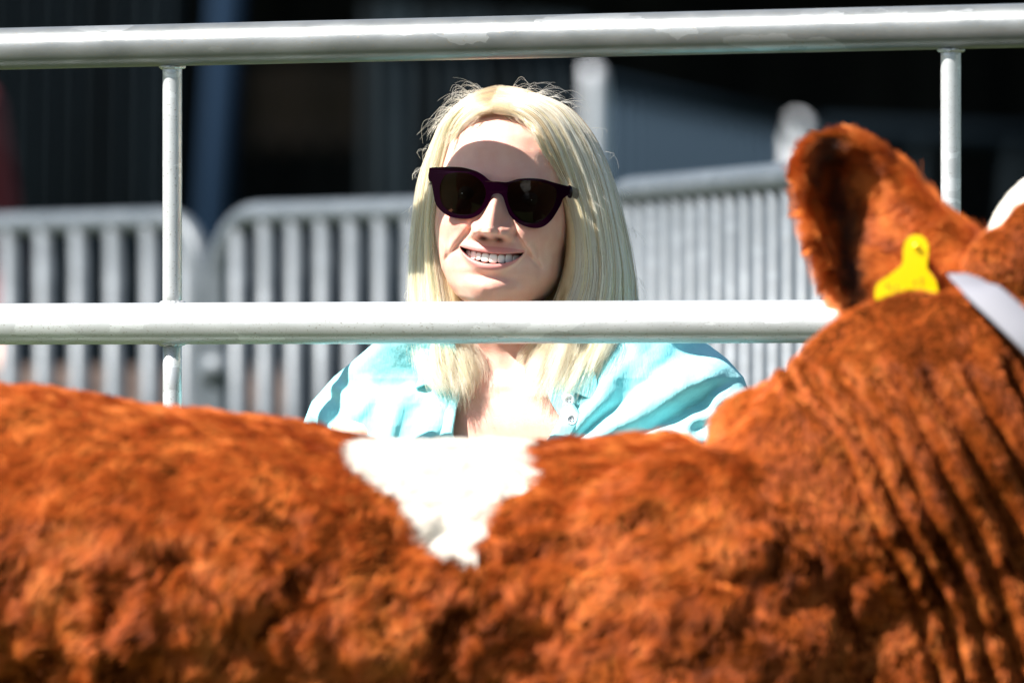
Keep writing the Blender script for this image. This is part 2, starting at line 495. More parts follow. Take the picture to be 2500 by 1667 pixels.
# brown sacking hanging in the added shade
V = []; nn = 24
for i in range(nn):
    for j in range(nn):
        u = lerp(610, 880, j / (nn - 1)); v = lerp(150, 355 + 18 * math.sin(j * 1.1), i / (nn - 1))
        V.append(P(u, v, 35 + .05 * math.sin(j * .4) + .02 * math.sin(i * .5)))
V = np.array(V); V2 = V + (0, .02, 0)
F = grid_faces(nn, nn); F2 = [tuple(i + nn * nn for i in f[::-1]) for f in F]
o = mesh_obj('hanging_sack', np.concatenate([V, V2]), F + F2, M_CLOTH)
tag(o, 'dull brown cloth hanging blurred in the dark left of the woman', 'cloth')
MBX = MB(); r0 = P(560, 145, 35.05); r1 = P(1000, 145, 35.05); MBX.add(*tube([r0, r1], .03, 8))
for r in (r0, r1): MBX.add(*tube([(r[0], r[1], 0), r], .035, 8))
o = MBX.build('dark_rack', M_DARKSLAT); tag(o, 'near-black rack carrying the dull brown cloth', 'rack')

# far fence running back to the right
def far_post(u, vt, d, w):
    p = P(u, vt, d)
    return capsule([(p[0], p[1], .05), (p[0], p[1], p[2] - w)], [w, w], 14, 6), p
ff = empty('field_fence', 'pale posts and blue-grey bars of the far fence between hair and calf ear', 'fence')
(pv, pA) = far_post(1434, 158, 24.5, .062); MB().add(*pv).build('post', M_FARPOST, ff)
(pv, pB) = far_post(1945, 285, 29.4, .060); MB().add(*pv).build('post', M_FARPOST, ff)
A = P(1460, 205, 24.5); B = P(1930, 305, 29.4)
MB().add(*tube([A, B], .03, 10)).build('rail', M_FARBAR, ff)
MB().add(*tube([(A[0], A[1], .2), (B[0], B[1], .2)], .03, 10)).build('rail', M_FARBAR, ff)
for k in range(1, 19):
    p = lerp(A, B, k / 19)
    MB().add(*tube([(p[0], p[1], .2), p], .024, 8)).build('bar', M_FARBAR, ff)
q0 = P(1795, 300, 31); q1 = P(1895, 300, 31)
o = MB().add(*box(q0[0], q1[0], 31, 31.06, 0, P(0, 305, 31)[2])).build('pale_blue_panel', mat('pale_blue', (.035, .065, .13), .8, spec=.05)[0], None, False)
tag(o, 'blurred pale blue panel standing left of the calf ear tip', 'panel')
fr_ = empty('dark_rail_fence', 'dark blue-grey top rail crossing behind the right upright bar', 'fence')
e0 = P(2010, 318, 29.5); e1 = P(2700, 352, 30)
MB().add(*tube([e0, e1], .05, 12)).build('rail', mat('dim_rail', (.004, .007, .010), .9, spec=.03)[0], fr_)
for t in (0, .33, .66, 1):
    e = lerp(e0, e1, t); MB().add(*tube([(e[0], e[1], 0), (e[0], e[1], e[2])], .05, 10)).build('post', M_DARKSLAT, fr_)

# bystander at the very left edge
def bystander(x, y):
    root = empty('person', 'dark red jacket of a person cut off by the left photo edge', 'person')
    H = 1.78
    body = MB()
    body.add(*capsule([(x, y, .92), (x, y, 1.15), (x, y, 1.38)], [.16, .15, .17], 24))
    body.add(*capsule([(x, y, 1.38), (x, y, 1.55)], [.055, .055], 16))
    body.add(*ellipsoid((x, y - .01, 1.66), (.075, .095, .12)))
    body.add(*ellipsoid((x, y - .105, 1.65), (.013, .02, .02)))
    for s in (-1, 1):
        body.add(*capsule([(x + s * .09, y, .9), (x + s * .1, y - .02, .5), (x + s * .1, y, .08)], [.085, .06, .04], 18))
        body.add(*capsule([(x + s * .1, y + .02, .04), (x + s * .11, y - .16, .035)], [.04, .035], 14))
        body.add(*capsule([(x + s * .19, y, 1.42), (x + s * .24, y, 1.15), (x + s * .25, y - .06, .92)], [.05, .042, .03], 18))
        for f in range(4):
            body.add(*capsule([(x + s * .25, y - .07 - .016 * f, .9), (x + s * .252, y - .08 - .018 * f, .82)], [.009, .008], 8, 5))
        body.add(*capsule([(x + s * .24, y - .09, .9), (x + s * .22, y - .11, .86)], [.01, .008], 8, 5))
    b = body.build('body', M_SKIN, root); remesh(b, .008, 4); b.data.materials.clear(); b.data.materials.append(M_SKIN)
    j = MB(); j.add(*capsule([(x, y, .88), (x, y, 1.15), (x, y, 1.40)], [.175, .168, .185], 24))
    for s in (-1, 1): j.add(*capsule([(x + s * .19, y, 1.42), (x + s * .24, y, 1.15), (x + s * .25, y - .05, .95)], [.068, .056, .045], 18))
    jj = j.build('jacket', M_RED, root); remesh(jj, .012, 3); jj.data.materials.clear(); jj.data.materials.append(M_RED)
    t = MB()
    for s in (-1, 1): t.add(*capsule([(x + s * .085, y, .92), (x + s * .1, y - .02, .5), (x + s * .1, y, .1)], [.12, .085, .07], 18))
    tt = t.build('trousers', M_JEANS, root); remesh(tt, .012, 3); tt.data.materials.clear(); tt.data.materials.append(M_JEANS)
    h = MB().add(*ellipsoid((x, y + .012, 1.69), (.083, .1, .11))); h.build('hair', M_DARKSLAT, root)
pe = P(15, 100, 14)
bystander(pe[0] - .26, 14)

# ------------------------------------------------------------------ pen hurdle (sharp rails in front of the woman)
hurdle = empty('pen_hurdle', 'galvanised tubular pen hurdle with two sharp horizontal rails', 'hurdle')
RY = lambda u: 5.921 - .37 * ((u - 1208) / FPX * 5.9)
def rail_line(v0, v2500, u0=-420, u1=2950):
    return [P(u, lerp(v0, v2500, u / 2500), RY(u)) for u in (u0, 600, 1250, 1900, u1)]
RR = .0199
top_l = rail_line(120, 62.6); mid_l = rail_line(791, 783)
def rail_at(line, u):
    pts = np.array(line); us = 1250 + pts[:, 0] / pts[:, 1] * FPX
    return np.array([np.interp(u, us, pts[:, k]) for k in range(3)])
def pipe(a, b, r, n=60, seg=40):
    t = np.linspace(0, 1, n)[:, None]; return tube(np.asarray(a) * (1 - t) + np.asarray(b) * t, r, seg)
MB().add(*pipe(top_l[0], top_l[-1], RR)).build('rail', M_GALV_DIM, hurdle)
MB().add(*pipe(mid_l[0], mid_l[-1], RR * .985)).build('rail', M_GALV, hurdle)
low = []
for z in (.63, .38, .16):
    a = mid_l[0].copy(); b_ = mid_l[-1].copy(); a[2] = z; b_[2] = z
    MB().add(*pipe(a, b_, RR * .9, 8, 20)).build('rail', M_GALV, hurdle)
for u in (424, 2328):
    a = rail_at(top_l, u); c_ = rail_at(mid_l, u)
    a[2] -= RR * .7
    c_u = c_.copy(); c_u[2] += RR * .7
    MB().add(*pipe(a, c_u, .0092, 20, 24)).build('upright', M_GALV, hurdle)
    c_l = c_.copy(); c_l[2] -= RR * .7; bt = c_l.copy(); bt[2] = .05
    MB().add(*pipe(c_l, bt, .0090, 20, 24)).build('upright', M_GALV, hurdle)
    for z in (a[2] - RR * .34, c_[2] + RR * .96, c_[2] - RR * .96):
        w = MB()
        for k in range(14):
            an = k / 14 * 2 * math.pi
            w.add(*ellipsoid((a[0] + .0098 * math.cos(an), a[1] + .0098 * math.sin(an), z + .0018 * math.cos(2 * an) * 0 + rng.uniform(-.0006, .0006)), (.0032, .0032, .0022), 10, 6))
        wo_ = w.build('weld', M_GALV, hurdle); remesh(wo_, .0007, 2)
for l_end in (0, -1):
    e = np.array(top_l[l_end]); f = e.copy(); f[2] = 0
    MB().add(*pipe(e + (0, 0, .0), f, RR, 8, 24)).build('end_post', M_GALV, hurdle)

# ------------------------------------------------------------------ woman
woman = empty('person', 'smiling blonde woman in dark sunglasses and turquoise shirt between the rails', 'person')
S = 6.0 / FPX
YAW, ROLL = R(6), R(5.5)
HC = P(1237, 472, 6.086)
def head2world(q):
    """q (...,3) = x right, f forward, z up, in photo px at 6 m"""
    q = np.asarray(q, float) * S
    x, f, z = q[..., 0], q[..., 1], q[..., 2]
    X = x * math.cos(YAW) - f * math.sin(YAW)
    Y = -x * math.sin(YAW) - f * math.cos(YAW)
    X2 = X * math.cos(ROLL) + z * math.sin(ROLL)
    Z2 = -X * math.sin(ROLL) + z * math.cos(ROLL)
    return np.stack([X2, Y, Z2], -1) + HC
TAB = np.array([
 (262, 4, 5, 5), (250, 36, 50, 60), (232, 74, 100, 122), (206, 106, 146, 176), (174, 132, 184, 216), (138, 150, 209, 238), (100, 161, 224, 248),
 (60, 167, 231, 252), (20, 171, 235, 248), (-10, 173, 229, 240), (-50, 174, 228, 225), (-100, 170, 230, 200), (-150, 158, 235, 160),
 (-200, 141, 234, 120), (-240, 117, 231, 90), (-268, 92, 220, 60), (-285, 60, 205, 40), (-297, 30, 180, 20), (-301, 4, 150, 8)], float)[::-1]
def G(x, z, cx, cz, sx, sz): return np.exp(-.5 * (((x - cx) / sx) ** 2 + ((z - cz) / sz) ** 2))
def sstep(a, b, x):
    t = np.clip((x - a) / (b - a), 0, 1); return t * t * (3 - 2 * t)
MW = 79.0; MU = -151.0
def lip_low(x):
    t = np.clip(1 - (x / MW) ** 2, 0, 1); return MU + 5 * (1 - t) ** 2 - 31 * t ** .72
def lip_up(x):
    t = np.clip(1 - (x / MW) ** 2, 0, 1); return MU - 1.0 - 3 * t + 7 * (1 - t)
def build_head():
    za = np.concatenate([np.linspace(-301, -225, 60), np.linspace(-223, -60, 130), np.linspace(-58, 262, 150)])
    aa = np.concatenate([np.linspace(-95, 95, 330), np.linspace(99, 261, 60)])
    A_, Z = np.meshgrid(np.radians(aa), za)
    # smooth table
    zt = np.linspace(-301, 262, 600)
    def sm(c):
        y = np.interp(zt, TAB[:, 0], TAB[:, c]); k = np.hanning(23); k /= k.sum()
        yp = np.pad(y, 11, mode='reflect', reflect_type='odd'); ys = np.convolve(yp, k, 'valid')
        w = sstep(0, 18, np.minimum(zt + 301, 262 - zt)); return y * (1 - w) + ys * w
    W = np.interp(Z, zt, sm(1)); Fr = np.interp(Z, zt, sm(2)); Bk = np.interp(Z, zt, sm(3))
    s, c = np.sin(A_), np.cos(A_)
    W = W * (1 + .12 * (s > 0) * s * sstep(-130, -215, Z) * 1.0)
    p = np.where(c > 0, 2.25, 2.0)
    x = W * np.sign(s) * np.abs(s) ** (2 / p)
    f = np.where(c > 0, Fr, Bk) * np.sign(c) * np.abs(c) ** (2 / p)
    wf = sstep(.05, .45, c)
    ax = np.abs(x)
    d = np.zeros_like(x)
    # brow and sockets
    d += 7 * G(ax, Z, 60, 32, 42, 14) + 3 * G(x, Z, 0, 25, 20, 18)
    d -= 24 * G(ax, Z, 74, -14, 36, 20)
    d -= 5 * G(ax, Z, 150, 20, 22, 60)
    # nose
    hz = np.interp(Z, [-125, -121, -118, -114, -107, -97, -84, -64, -40, -15, 5, 30], [0, 5, 30, 60, 76, 77, 69, 53, 37, 20, 8, 0])
    sw = np.interp(Z, [-114, -98, -82, -60, -40, -10, 20], [21, 21, 19, 15, 13, 13, 22])
    d += hz * np.exp(-.5 * np.abs(x / sw) ** 2.3)
    d += np.interp(Z, [-100, -60, -20, 10], [15, 18, 13, 0]) * np.exp(-.5 * (x / 29) ** 2) * sstep(-126, -114, Z)
    d += 35 * np.exp(-.5 * np.abs((ax - 36) / 13) ** 2.6) * np.exp(-.5 * np.abs((Z + 103) / 13) ** 2.8)
    d -= 24 * G(ax, Z, 20, -118, 9, 4.0)
    d -= 13 * np.exp(-.5 * ((ax - 54) / 4.5) ** 2) * np.exp(-.5 * ((Z + 102) / 13) ** 2)
    d -= 7 * np.exp(-.5 * ((ax - 21) / 4.5) ** 2) * np.exp(-.5 * ((Z + 106) / 9) ** 2)
    # smiling cheeks and folds
    d += 23 * G(ax, Z, 94, -80, 34, 27) + 8 * G(ax, Z, 118, -110, 30, 34)
    fx = 52 + (-(Z + 95)) * .62 + 0.0018 * (Z + 95) ** 2
    d += 6 * G(ax, Z, 84, -112, 26, 22)
    fold = np.exp(-.5 * ((ax - fx) / 5.5) ** 2) * sstep(-190, -165, Z) * (1 - sstep(-106, -92, Z))
    d -= 8 * fold
    fx2 = 112 + (-(Z + 150)) * .12
    d -= 7 * np.exp(-.5 * ((ax - fx2) / 5) ** 2) * G(0 * Z, Z, 0, -168, 1, 26)
    d += 5 * np.exp(-.5 * ((ax - fx - 16) / 10) ** 2) * G(0 * Z, Z, 0, -140, 1, 28)
    # muzzle, philtrum
    d += 10 * G(x, Z, 0, -150, 46, 36)
    d -= 2.5 * G(x, Z, 0, -126, 5, 12)
    # lips
    tt = np.clip(1 - (x / (MW + 3)) ** 2, 0, 1)
    up, lo = lip_up(x), lip_low(x)
    tu = 16 * tt ** .6 + .01; tl = 15 * tt ** .7 + .01
    d += 8 * tt ** .5 * np.exp(-.5 * ((Z - up - tu * .45) / (tu * .45 + 2)) ** 2)
    d += 11 * tt ** .5 * np.exp(-.5 * ((Z - lo + tl * .5) / (tl * .5 + 2)) ** 2)
    d -= 9 * G(x, Z, 0, -212, 42, 8)
    d -= 8 * G(ax, Z, MW + 5, MU - 1, 8, 10)
    inside = sstep(0, 3.0, Z - lo) * sstep(0, 3.0, up - Z) * sstep(0, .03, 1 - (x / MW) ** 2)
    d -= 62 * inside
    # chin and jaw
    d += 15 * G(x, Z, 0, -243, 34, 20) + 3 * G(x, Z, 0, -243, 80, 30)
    d -= 1.5 * G(x, Z, 0, -246, 6, 10)
    # mild asymmetry and skin relief
    f2 = f + d * wf
    q = np.stack([x, f2, Z], -1)
    rel = vnoise(q.reshape(-1, 3), 1 / 22., 3).reshape(x.shape) * .9
    q[..., 1] += rel * wf
    n, m = x.shape
    V = head2world(q.reshape(-1, 3))
    Fc = grid_faces(n, m, True)
    Fc.append(tuple(range(m))[::-1]); Fc.append(tuple(range((n - 1) * m, n * m)))
    lip = (sstep(-2, 2, up + tu - Z) * sstep(-2, 2, Z - lo + tl) * sstep(0, .06, tt)) * (wf > .9)
    inner = np.clip(inside + .85 * G(ax, Z, 19, -119.5, 8, 3.6), 0, 1) * (wf > .9)  # mouth lining, plus nostril shade painted in as colour
    flush = (.55 * G(ax, Z, 98, -85, 32, 26) + .5 * G(x, Z, 0, -80, 26, 20) + .25 * G(x, Z, 0, -240, 40, 22)) * wf
    return V, Fc, lip.ravel(), inner.ravel(), flush.ravel()

# torso surface: left and right outline of the shirt at each image row
TR = np.array([  # v, uL, uR, half depth (px)
 (735, 1120, 1345, 70), (765, 1095, 1370, 85), (785, 1020, 1440, 95), (805, 962, 1560, 112), (841, 909, 1730, 140), (878, 864, 1776, 168), (923, 808, 1816, 200),
 (985, 752, 1838, 226), (1040, 729, 1858, 242), (1120, 712, 1872, 255), (1300, 730, 1850, 255), (1600, 800, 1780, 260), (1900, 820, 1740, 270), (2100, 800, 1760, 290)], float)
TY = 6.105; TYAW = .30
def torso(t, v, shrink=0.0):
    """t in 0..2pi angle; returns world pts"""
    uL = np.interp(v, TR[:, 0], TR[:, 1]) + shrink; uR = np.interp(v, TR[:, 0], TR[:, 2]) - shrink
    D = np.interp(v, TR[:, 0], TR[:, 3]) - shrink
    s, c = np.sin(t), np.cos(t)
    p = 2.5
    uc = (uL + uR) / 2; W = (uR - uL) / 2
    uu = uc + W * np.sign(s) * np.abs(s) ** (2 / p)
    fwd = D * np.sign(c) * np.abs(c) ** (2 / p)
    # neck leans forward
    yc = TY - .045 * (1 - sstep(735, 960, v))
    x = (uu - 1250) * S; z = CAMZ + (885 - v) * S
    return uu, np.stack([x, yc - fwd * S - TYAW * x * sstep(800, 950, v), z], -1)

body = MB()
V, Fc, lip, inner, flush = build_head()
nh = len(V)
body.add(V, Fc)
# ears
for s in (-1, 1):
    q, fe = ellipsoid((0, 0, 0), (9, 26, 38), 20, 14)
    q = q + np.array([s * 172, -8, -34]); q[:, 0] += s * .35 * np.abs(q[:, 1] + 8) * (q[:, 1] < -8)
    body.add(head2world(q), fe)
# neck + chest + back skin
vv = np.concatenate([np.linspace(742, 1250, 110), np.linspace(1270, 2100, 20)])
ta = np.linspace(0, 2 * math.pi, 160, endpoint=False)
TT, VV = np.meshgrid(ta, vv)
# neck outline blends to chest
nk = np.array([(700, 1105, 1350, 110), (800, 1108, 1348, 112), (860, 1100, 1360, 122), (905, 1030, 1440, 152), (940, 960, 1590, 190), (985, 850, 1760, 206), (1040, 830, 1780, 218), (1120, 800, 1800, 222),
               (1300, 750, 1825, 235), (1600, 820, 1760, 240), (2100, 830, 1730, 260)], float)
uL = np.interp(VV, nk[:, 0], nk[:, 1]); uR = np.interp(VV, nk[:, 0], nk[:, 2]); D = np.interp(VV, nk[:, 0], nk[:, 3])
k = np.hanning(9); k /= k.sum()
def smcol(Mx):
    Mp = np.pad(Mx, ((4, 4), (0, 0)), mode='edge'); return np.apply_along_axis(lambda c: np.convolve(c, k, 'valid'), 0, Mp)
uL, uR, D = smcol(uL), smcol(uR), smcol(D)
s_, c_ = np.sin(TT), np.cos(TT)
uu = (uL + uR) / 2 + (uR - uL) / 2 * np.sign(s_) * np.abs(s_) ** .85
fw = D * np.sign(c_) * np.abs(c_) ** .85
yc = TY - .03 * (1 - sstep(735, 960, VV))
# tendons, hollow of the throat and collar bones
fw = fw + 5 * np.exp(-.5 * ((uu - 1215 - (VV - 850) * .12) / 14) ** 2) * sstep(.2, .8, c_) * (1 - sstep(940, 990, VV)) \
        + 5 * np.exp(-.5 * ((uu - 1290 + (VV - 850) * .25) / 13) ** 2) * sstep(.2, .8, c_) * (1 - sstep(930, 970, VV)) \
        - 10 * np.exp(-.5 * (((uu - 1235) / 22) ** 2 + ((VV - 962) / 18) ** 2)) * (c_ > 0)
bone = 7 * np.exp(-.5 * ((VV - (968 - np.abs(uu - 1235) * .10)) / 11) ** 2) * sstep(18, 60, np.abs(uu - 1235)) * (c_ > 0)
fw = fw + bone
Vt = np.stack([(uu - 1250) * S, yc - fw * S - TYAW * (uu - 1250) * S * sstep(800, 950, VV), CAMZ + (885 - VV) * S], -1).reshape(-1, 3)
Ft = grid_faces(len(vv), len(ta), True)
Ft.append(tuple(range(len(ta)))); Ft.append(tuple(range((len(vv) - 1) * len(ta), len(vv) * len(ta)))[::-1])
body.add(Vt, [f[::-1] for f in Ft])
# arms, hands, legs (kneeling, sitting on her heels)
shl = [P(885, 1080, TY)[0:3], P(1720, 1060, TY)[0:3]]
def hand(mb_, wrist, fwd, side, thumb):
    wrist = np.array(wrist); fwd = np.array(fwd) / np.linalg.norm(fwd); side = np.array(side) / np.linalg.norm(side)
    pal = wrist + fwd * .05
    mb_.add(*tube([wrist, wrist + fwd * .02, pal, wrist + fwd * .085], [.020, .026, .030, .026], 16, ratio=.45))
    for k, (o_, ln) in enumerate(zip((-.027, -.009, .009, .026), (.062, .072, .068, .052))):
        b0 = wrist + fwd * .08 + side * o_
        mb_.add(*capsule([b0, b0 + fwd * ln * .45 + (0, 0, .002), b0 + fwd * ln * .8 - (0, 0, .008), b0 + fwd * ln - (0, 0, .02)], [.0085, .0082, .0075, .0065], 10, 8))
    t0 = wrist + fwd * .03 - side * .024 * thumb
    mb_.add(*capsule([t0, t0 + fwd * .025 - side * .02 * thumb, t0 + fwd * .05 - side * .028 * thumb], [.011, .010, .008], 10, 8))
arm_paths = []
for s, sh in zip((-1, 1), shl):
    sh = np.array(sh)
    el = sh + (s * .03, .02, -.27); wr = np.array([s * .13 - .01, 5.99, .40])
    arm_paths.append((sh, el, wr))
    body.add(*capsule([sh, lerp(sh, el, .5), el, lerp(el, wr, .5), wr], [.035, .042, .038, .034, .024], 20, 24))
    hand(body, wr, (0.02 * -s, -.9, -.25), (1, 0, 0), -s)
hip = P(1250, 2350, 6.25)
knee = {}
for s in (-1, 1):
    h0 = np.array([s * .09, 6.30, .27]); k0 = np.array([s * .13, 5.97, .15]); an = np.array([s * .10, 6.38, .07])
    body.add(*capsule([h0, k0], [.085, .06], 20)); body.add(*capsule([k0 + (0, .02, -.06), an], [.052, .038], 18))
    body.add(*capsule([an, an + (0, .12, -.03)], [.035, .028], 14))
bo = body.build('body', M_SKIN, woman)
nv = len(bo.data.vertices)
z0 = np.zeros(nv)
for nme, arr in (('lip', lip), ('inner', inner), ('flush', flush)):
    a_ = z0.copy(); a_[:nh] = arr; fattr(bo.data, nme, a_)

# eyes
for s in (-1, 1):
    q, fe = ellipsoid((0, 0, 0), (24, 22, 22), 20, 14)
    q = q + np.array([s * 74, 183, -14]); MB().add(head2world(q), fe).build('eye', M_EYE, woman)

# teeth
tb = MB()
def arch(x): return 235 - .0115 * x * x
for cx, w, zb in ((-60, 13, -170), (-44, 16, -174.5), (-29.5, 13.5, -175), (-12, 18.5, -178), (8, 19.5, -179), (27, 15.5, -177.5), (44, 16, -177), (60, 14, -171)):
    zt = -156 if abs(cx) < 35 else -153
    h = (zt - zb) / 2; zc = (zt + zb) / 2
    q = []
    nr, ns = 14, 18
    for i in range(nr + 1):
        th = math.pi * i / nr
        for j in range(ns):
            ph = 2 * math.pi * j / ns
            e = lambda v_, k_: math.copysign(abs(v_) ** k_, v_)
            X = e(math.sin(th), .6) * e(math.cos(ph), .65); Y = e(math.sin(th), .6) * e(math.sin(ph), .8); Zt = e(math.cos(th), .62)
            wz = w / 2 * 1.07 * (1 - .05 * Zt)
            if abs(abs(cx) - 44) < 1: wz *= (1 + .25 * Zt if Zt < 0 else 1)
            X *= wz; q.append((cx + X, arch(cx) - .023 * cx * X + Y * 6, zc + Zt * h))
    tb.add(head2world(np.array(q)), grid_faces(nr + 1, ns, True))
tb.build('teeth', M_TEETH, woman)
gm = MB(); gx = np.linspace(-66, 66, 40)
Vg = []
for i, x in enumerate(gx):
    for j in range(9):
        t = j / 8; z = -144 - 20 * t + (2.2 * abs(math.sin(x * .17)) if j == 8 else 0); Vg.append((x, arch(x) - 6 + 5 * math.sin(t * math.pi), z))
gm.add(head2world(np.array(Vg)), grid_faces(40, 9)); gm.build('gum', M_GUM, woman)

# sunglasses: outline drawn in face plane with real thickness and wrap
def g2(pts): return [(1020 + x / 5.88, 380 + y / 5.88) for x, y in pts]
outer = g2([(165,175),(250,168),(330,165),(460,160),(600,165),(700,182),(780,205),(850,228),(900,255),(960,295),(1010,340),(1060,368),(1150,374),(1260,384),(1330,370),(1390,350),(1450,335),(1550,326),(1650,325),(1800,342),(1950,385),(2050,412),(2120,430),(2185,455),(2178,510),(2165,560),(2125,590),(2085,625),(2055,700),(2025,760),(1990,820),(1950,885),(1900,945),(1820,1010),(1720,1042),(1600,1032),(1480,990),(1380,922),(1310,840),(1265,720),(1232,620),(1210,575),(1170,548),(1115,545),(1070,570),(1035,640),(1000,705),(960,765),(890,840),(800,890),(700,910),(580,902),(470,880),(380,832),(300,760),(252,680),(225,560),(205,440),(190,350),(160,325),(158,250)])
holeL = g2([(360,330),(400,280),(500,247),(640,242),(760,272),(870,335),(940,415),(975,500),(970,600),(930,700),(870,775),(780,835),(650,850),(520,828),(430,785),(360,710),(322,620),(312,500),(328,400)])
holeR = g2([(1295,440),(1360,388),(1500,360),(1680,362),(1820,392),(1930,432),(1985,485),(1995,560),(1972,680),(1915,795),(1840,890),(1760,948),(1650,972),(1525,950),(1430,892),(1358,805),(1308,700),(1284,580)])
def smooth_loop(L, n):
    P_ = np.array(L + [L[0]]); c = catmull(P_, n + 1)[:-1]; return c
def gdepth(u):          # wrap of the glasses seen from above, following the turned head
    t = (u - 1224); return 5.953 + .105 * ((t * S) ** 2) / .0075 * .12 - math.tan(YAW) * t * S
def gpt(u, v, off=0): return P(u, v, 5.9845 + 2.0 * ((u - 1224) * S) ** 2 - math.sin(YAW) * (u - 1224) * S + (v - 470) * .00009 + off)
sungl = empty('sunglasses', 'dark purple plastic sunglasses worn by the blonde woman', 'sunglasses')
loops = [smooth_loop(outer, 150), smooth_loop(holeL, 60), smooth_loop(holeR, 60)]
flat = np.concatenate(loops)
tri = tessellate_polygon([[Vector((a, b_, 0)) for a, b_ in L] for L in loops])
Vf = np.array([gpt(a, b_, -.0022) for a, b_ in flat]); Vb = np.array([gpt(a, b_, .0022) for a, b_ in flat])
nF = len(flat)
Fg = [tuple(t) for t in tri] + [tuple(i + nF for i in t[::-1]) for t in tri]
o_ = 0
for L in loops:
    n_ = len(L)
    for i in range(n_):
        a, b_ = o_ + i, o_ + (i + 1) % n_
        Fg.append((a, b_, b_ + nF, a + nF))
    o_ += n_
fo = mesh_obj('frame', np.concatenate([Vf, Vb]), Fg, M_FRAME, sungl, smooth=False)
bm = bmesh.new(); bm.from_mesh(fo.data); bmesh.ops.recalc_face_normals(bm, faces=bm.faces); bm.to_mesh(fo.data); bm.free()
bv = fo.modifiers.new('bev', 'BEVEL'); bv.width = .0009; bv.segments = 3; bv.limit_method = 'ANGLE'; bv.angle_limit = R(50)
for hole in (holeL, holeR):
    L = smooth_loop(hole, 60); c = L.mean(0)
    rings_ = [c + (L - c) * s for s in (1.03, .85, .6, .3, .02)]
    def lp(a, b_):
        r_ = np.hypot(a - c[0], b_ - c[1]); return gpt(a, b_, -.0014 + .0000011 * r_ ** 2 * .35)
    Vl = [lp(a, b_) for rg in rings_ for a, b_ in rg]
    mesh_obj('lens', Vl, grid_faces(5, 60, True), M_LENS, sungl)
for s, (a, b_) in ((-1, (1052, 428)), (1, (1390, 468))):
    h0 = gpt(a, b_, .001); e0 = head2world((s * 176, -10, 6))
    pth = [h0, lerp(h0, e0, .5) + (s * .004, 0, .0), e0, e0 + (0, .03, -.022)]
    V_, F_ = tube(pth, [.0062, .0048, .0042, .003], 14, 20, ratio=.38)
    MB().add(V_, F_).build('temple_arm', M_FRAME, sungl)

# ------- shirt
vs = np.linspace(781, 2050, 430); vs = np.concatenate([np.arange(781, 1130, 2.2), np.linspace(1132, 2050, 60)])
ts = np.concatenate([np.linspace(-math.pi * .62, math.pi * .62, 520), np.linspace(math.pi * .625, math.pi * 1.375, 80)])
TT, VV = np.meshgrid(ts, vs)
UU, Wp = torso(TT, VV)
front = np.cos(TT) > 0
# folds: fan from the placket up to the right shoulder, soft drape on the left, sleeve seams
q1 = np.arctan2(1150 - VV, UU - 1330)
rr1 = np.hypot(1150 - VV, UU - 1330)
wob = vnoise(np.stack([UU, VV, 0 * UU], -1) / 60., 1.0, 2)
foldR = (np.abs(np.sin(q1 * 8.5 + .4 * wob)) ** 1.6 - .5) * 34 * sstep(60, 170, rr1) * (1 - sstep(420, 560, rr1)) * sstep(1370, 1420, UU)
foldL = (np.sin((UU - 1050) * .062 + (VV - 1000) * .03 + 1.1 * wob) * 11) * (1 - sstep(1090, 1110, UU)) * sstep(900, 1000, VV) * sstep(760, 850, UU)
foldS = 16 * np.sin((VV + UU * .55) * .055 + 1.5 * wob) * sstep(1560, 1680, UU)
foldS2 = 15 * np.sin((VV - UU * .75) * .06 + 1.2 * wob) * (1 - sstep(800, 880, UU))
wr = vnoise(np.stack([UU, VV, 0 * UU], -1), 1 / 38., 5) * 3 + vnoise(np.stack([UU, VV, 0 * UU], -1), 1 / 14., 6) * .8
disp = (foldR + foldL + foldS + foldS2) * front + wr
Wp[..., 1] -= disp * S
VR_ = np.array([(700, 1350), (850, 1345), (900, 1340), (945, 1335), (985, 1352), (1020, 1374), (1066, 1347), (1120, 1305), (1230, 1215), (3000, 1215)], float)
VL_ = np.array([(700, 1105), (850, 1110), (950, 1122), (1000, 1112), (1060, 1103), (1150, 1135), (1230, 1205), (3000, 1215.5)], float)
edgeR = np.interp(VV, VR_[:, 0], VR_[:, 1]); edgeL = np.interp(VV, VL_[:, 0], VL_[:, 1])
inV = (UU > edgeL) & (UU < edgeR) & front & (VV < 1228)
n, m = UU.shape
Fs = [f for f in grid_faces(n, m, True) if not inV.ravel()[list(f)].all()]
used = sorted(set(i for f in Fs for i in f)); mp_ = {a: i for i, a in enumerate(used)}
sh_o = mesh_obj('shirt', Wp.reshape(-1, 3)[used], [tuple(mp_[i] for i in f)[::-1] for f in Fs], M_SHIRT, woman)
so = sh_o.modifiers.new('s', 'SOLIDIFY'); so.thickness = .0016; so.offset = 1
def shirt_y(u, v):
    uL = np.interp(v, TR[:, 0], TR[:, 1]); uR = np.interp(v, TR[:, 0], TR[:, 2]); D = np.interp(v, TR[:, 0], TR[:, 3])
    t = abs((u - (uL + uR) / 2) / ((uR - uL) / 2)); t = min(t, .999)
    return TY - .045 * (1 - sstep(735, 960, v)) - D * (1 - t ** 2.5) ** .4 * S - TYAW * (u - 1250) * S * sstep(800, 950, v)
def SP(u, v, off): return np.array([(u - 1250) * S, shirt_y(u, v) - off * S, CAMZ + (885 - v) * S])
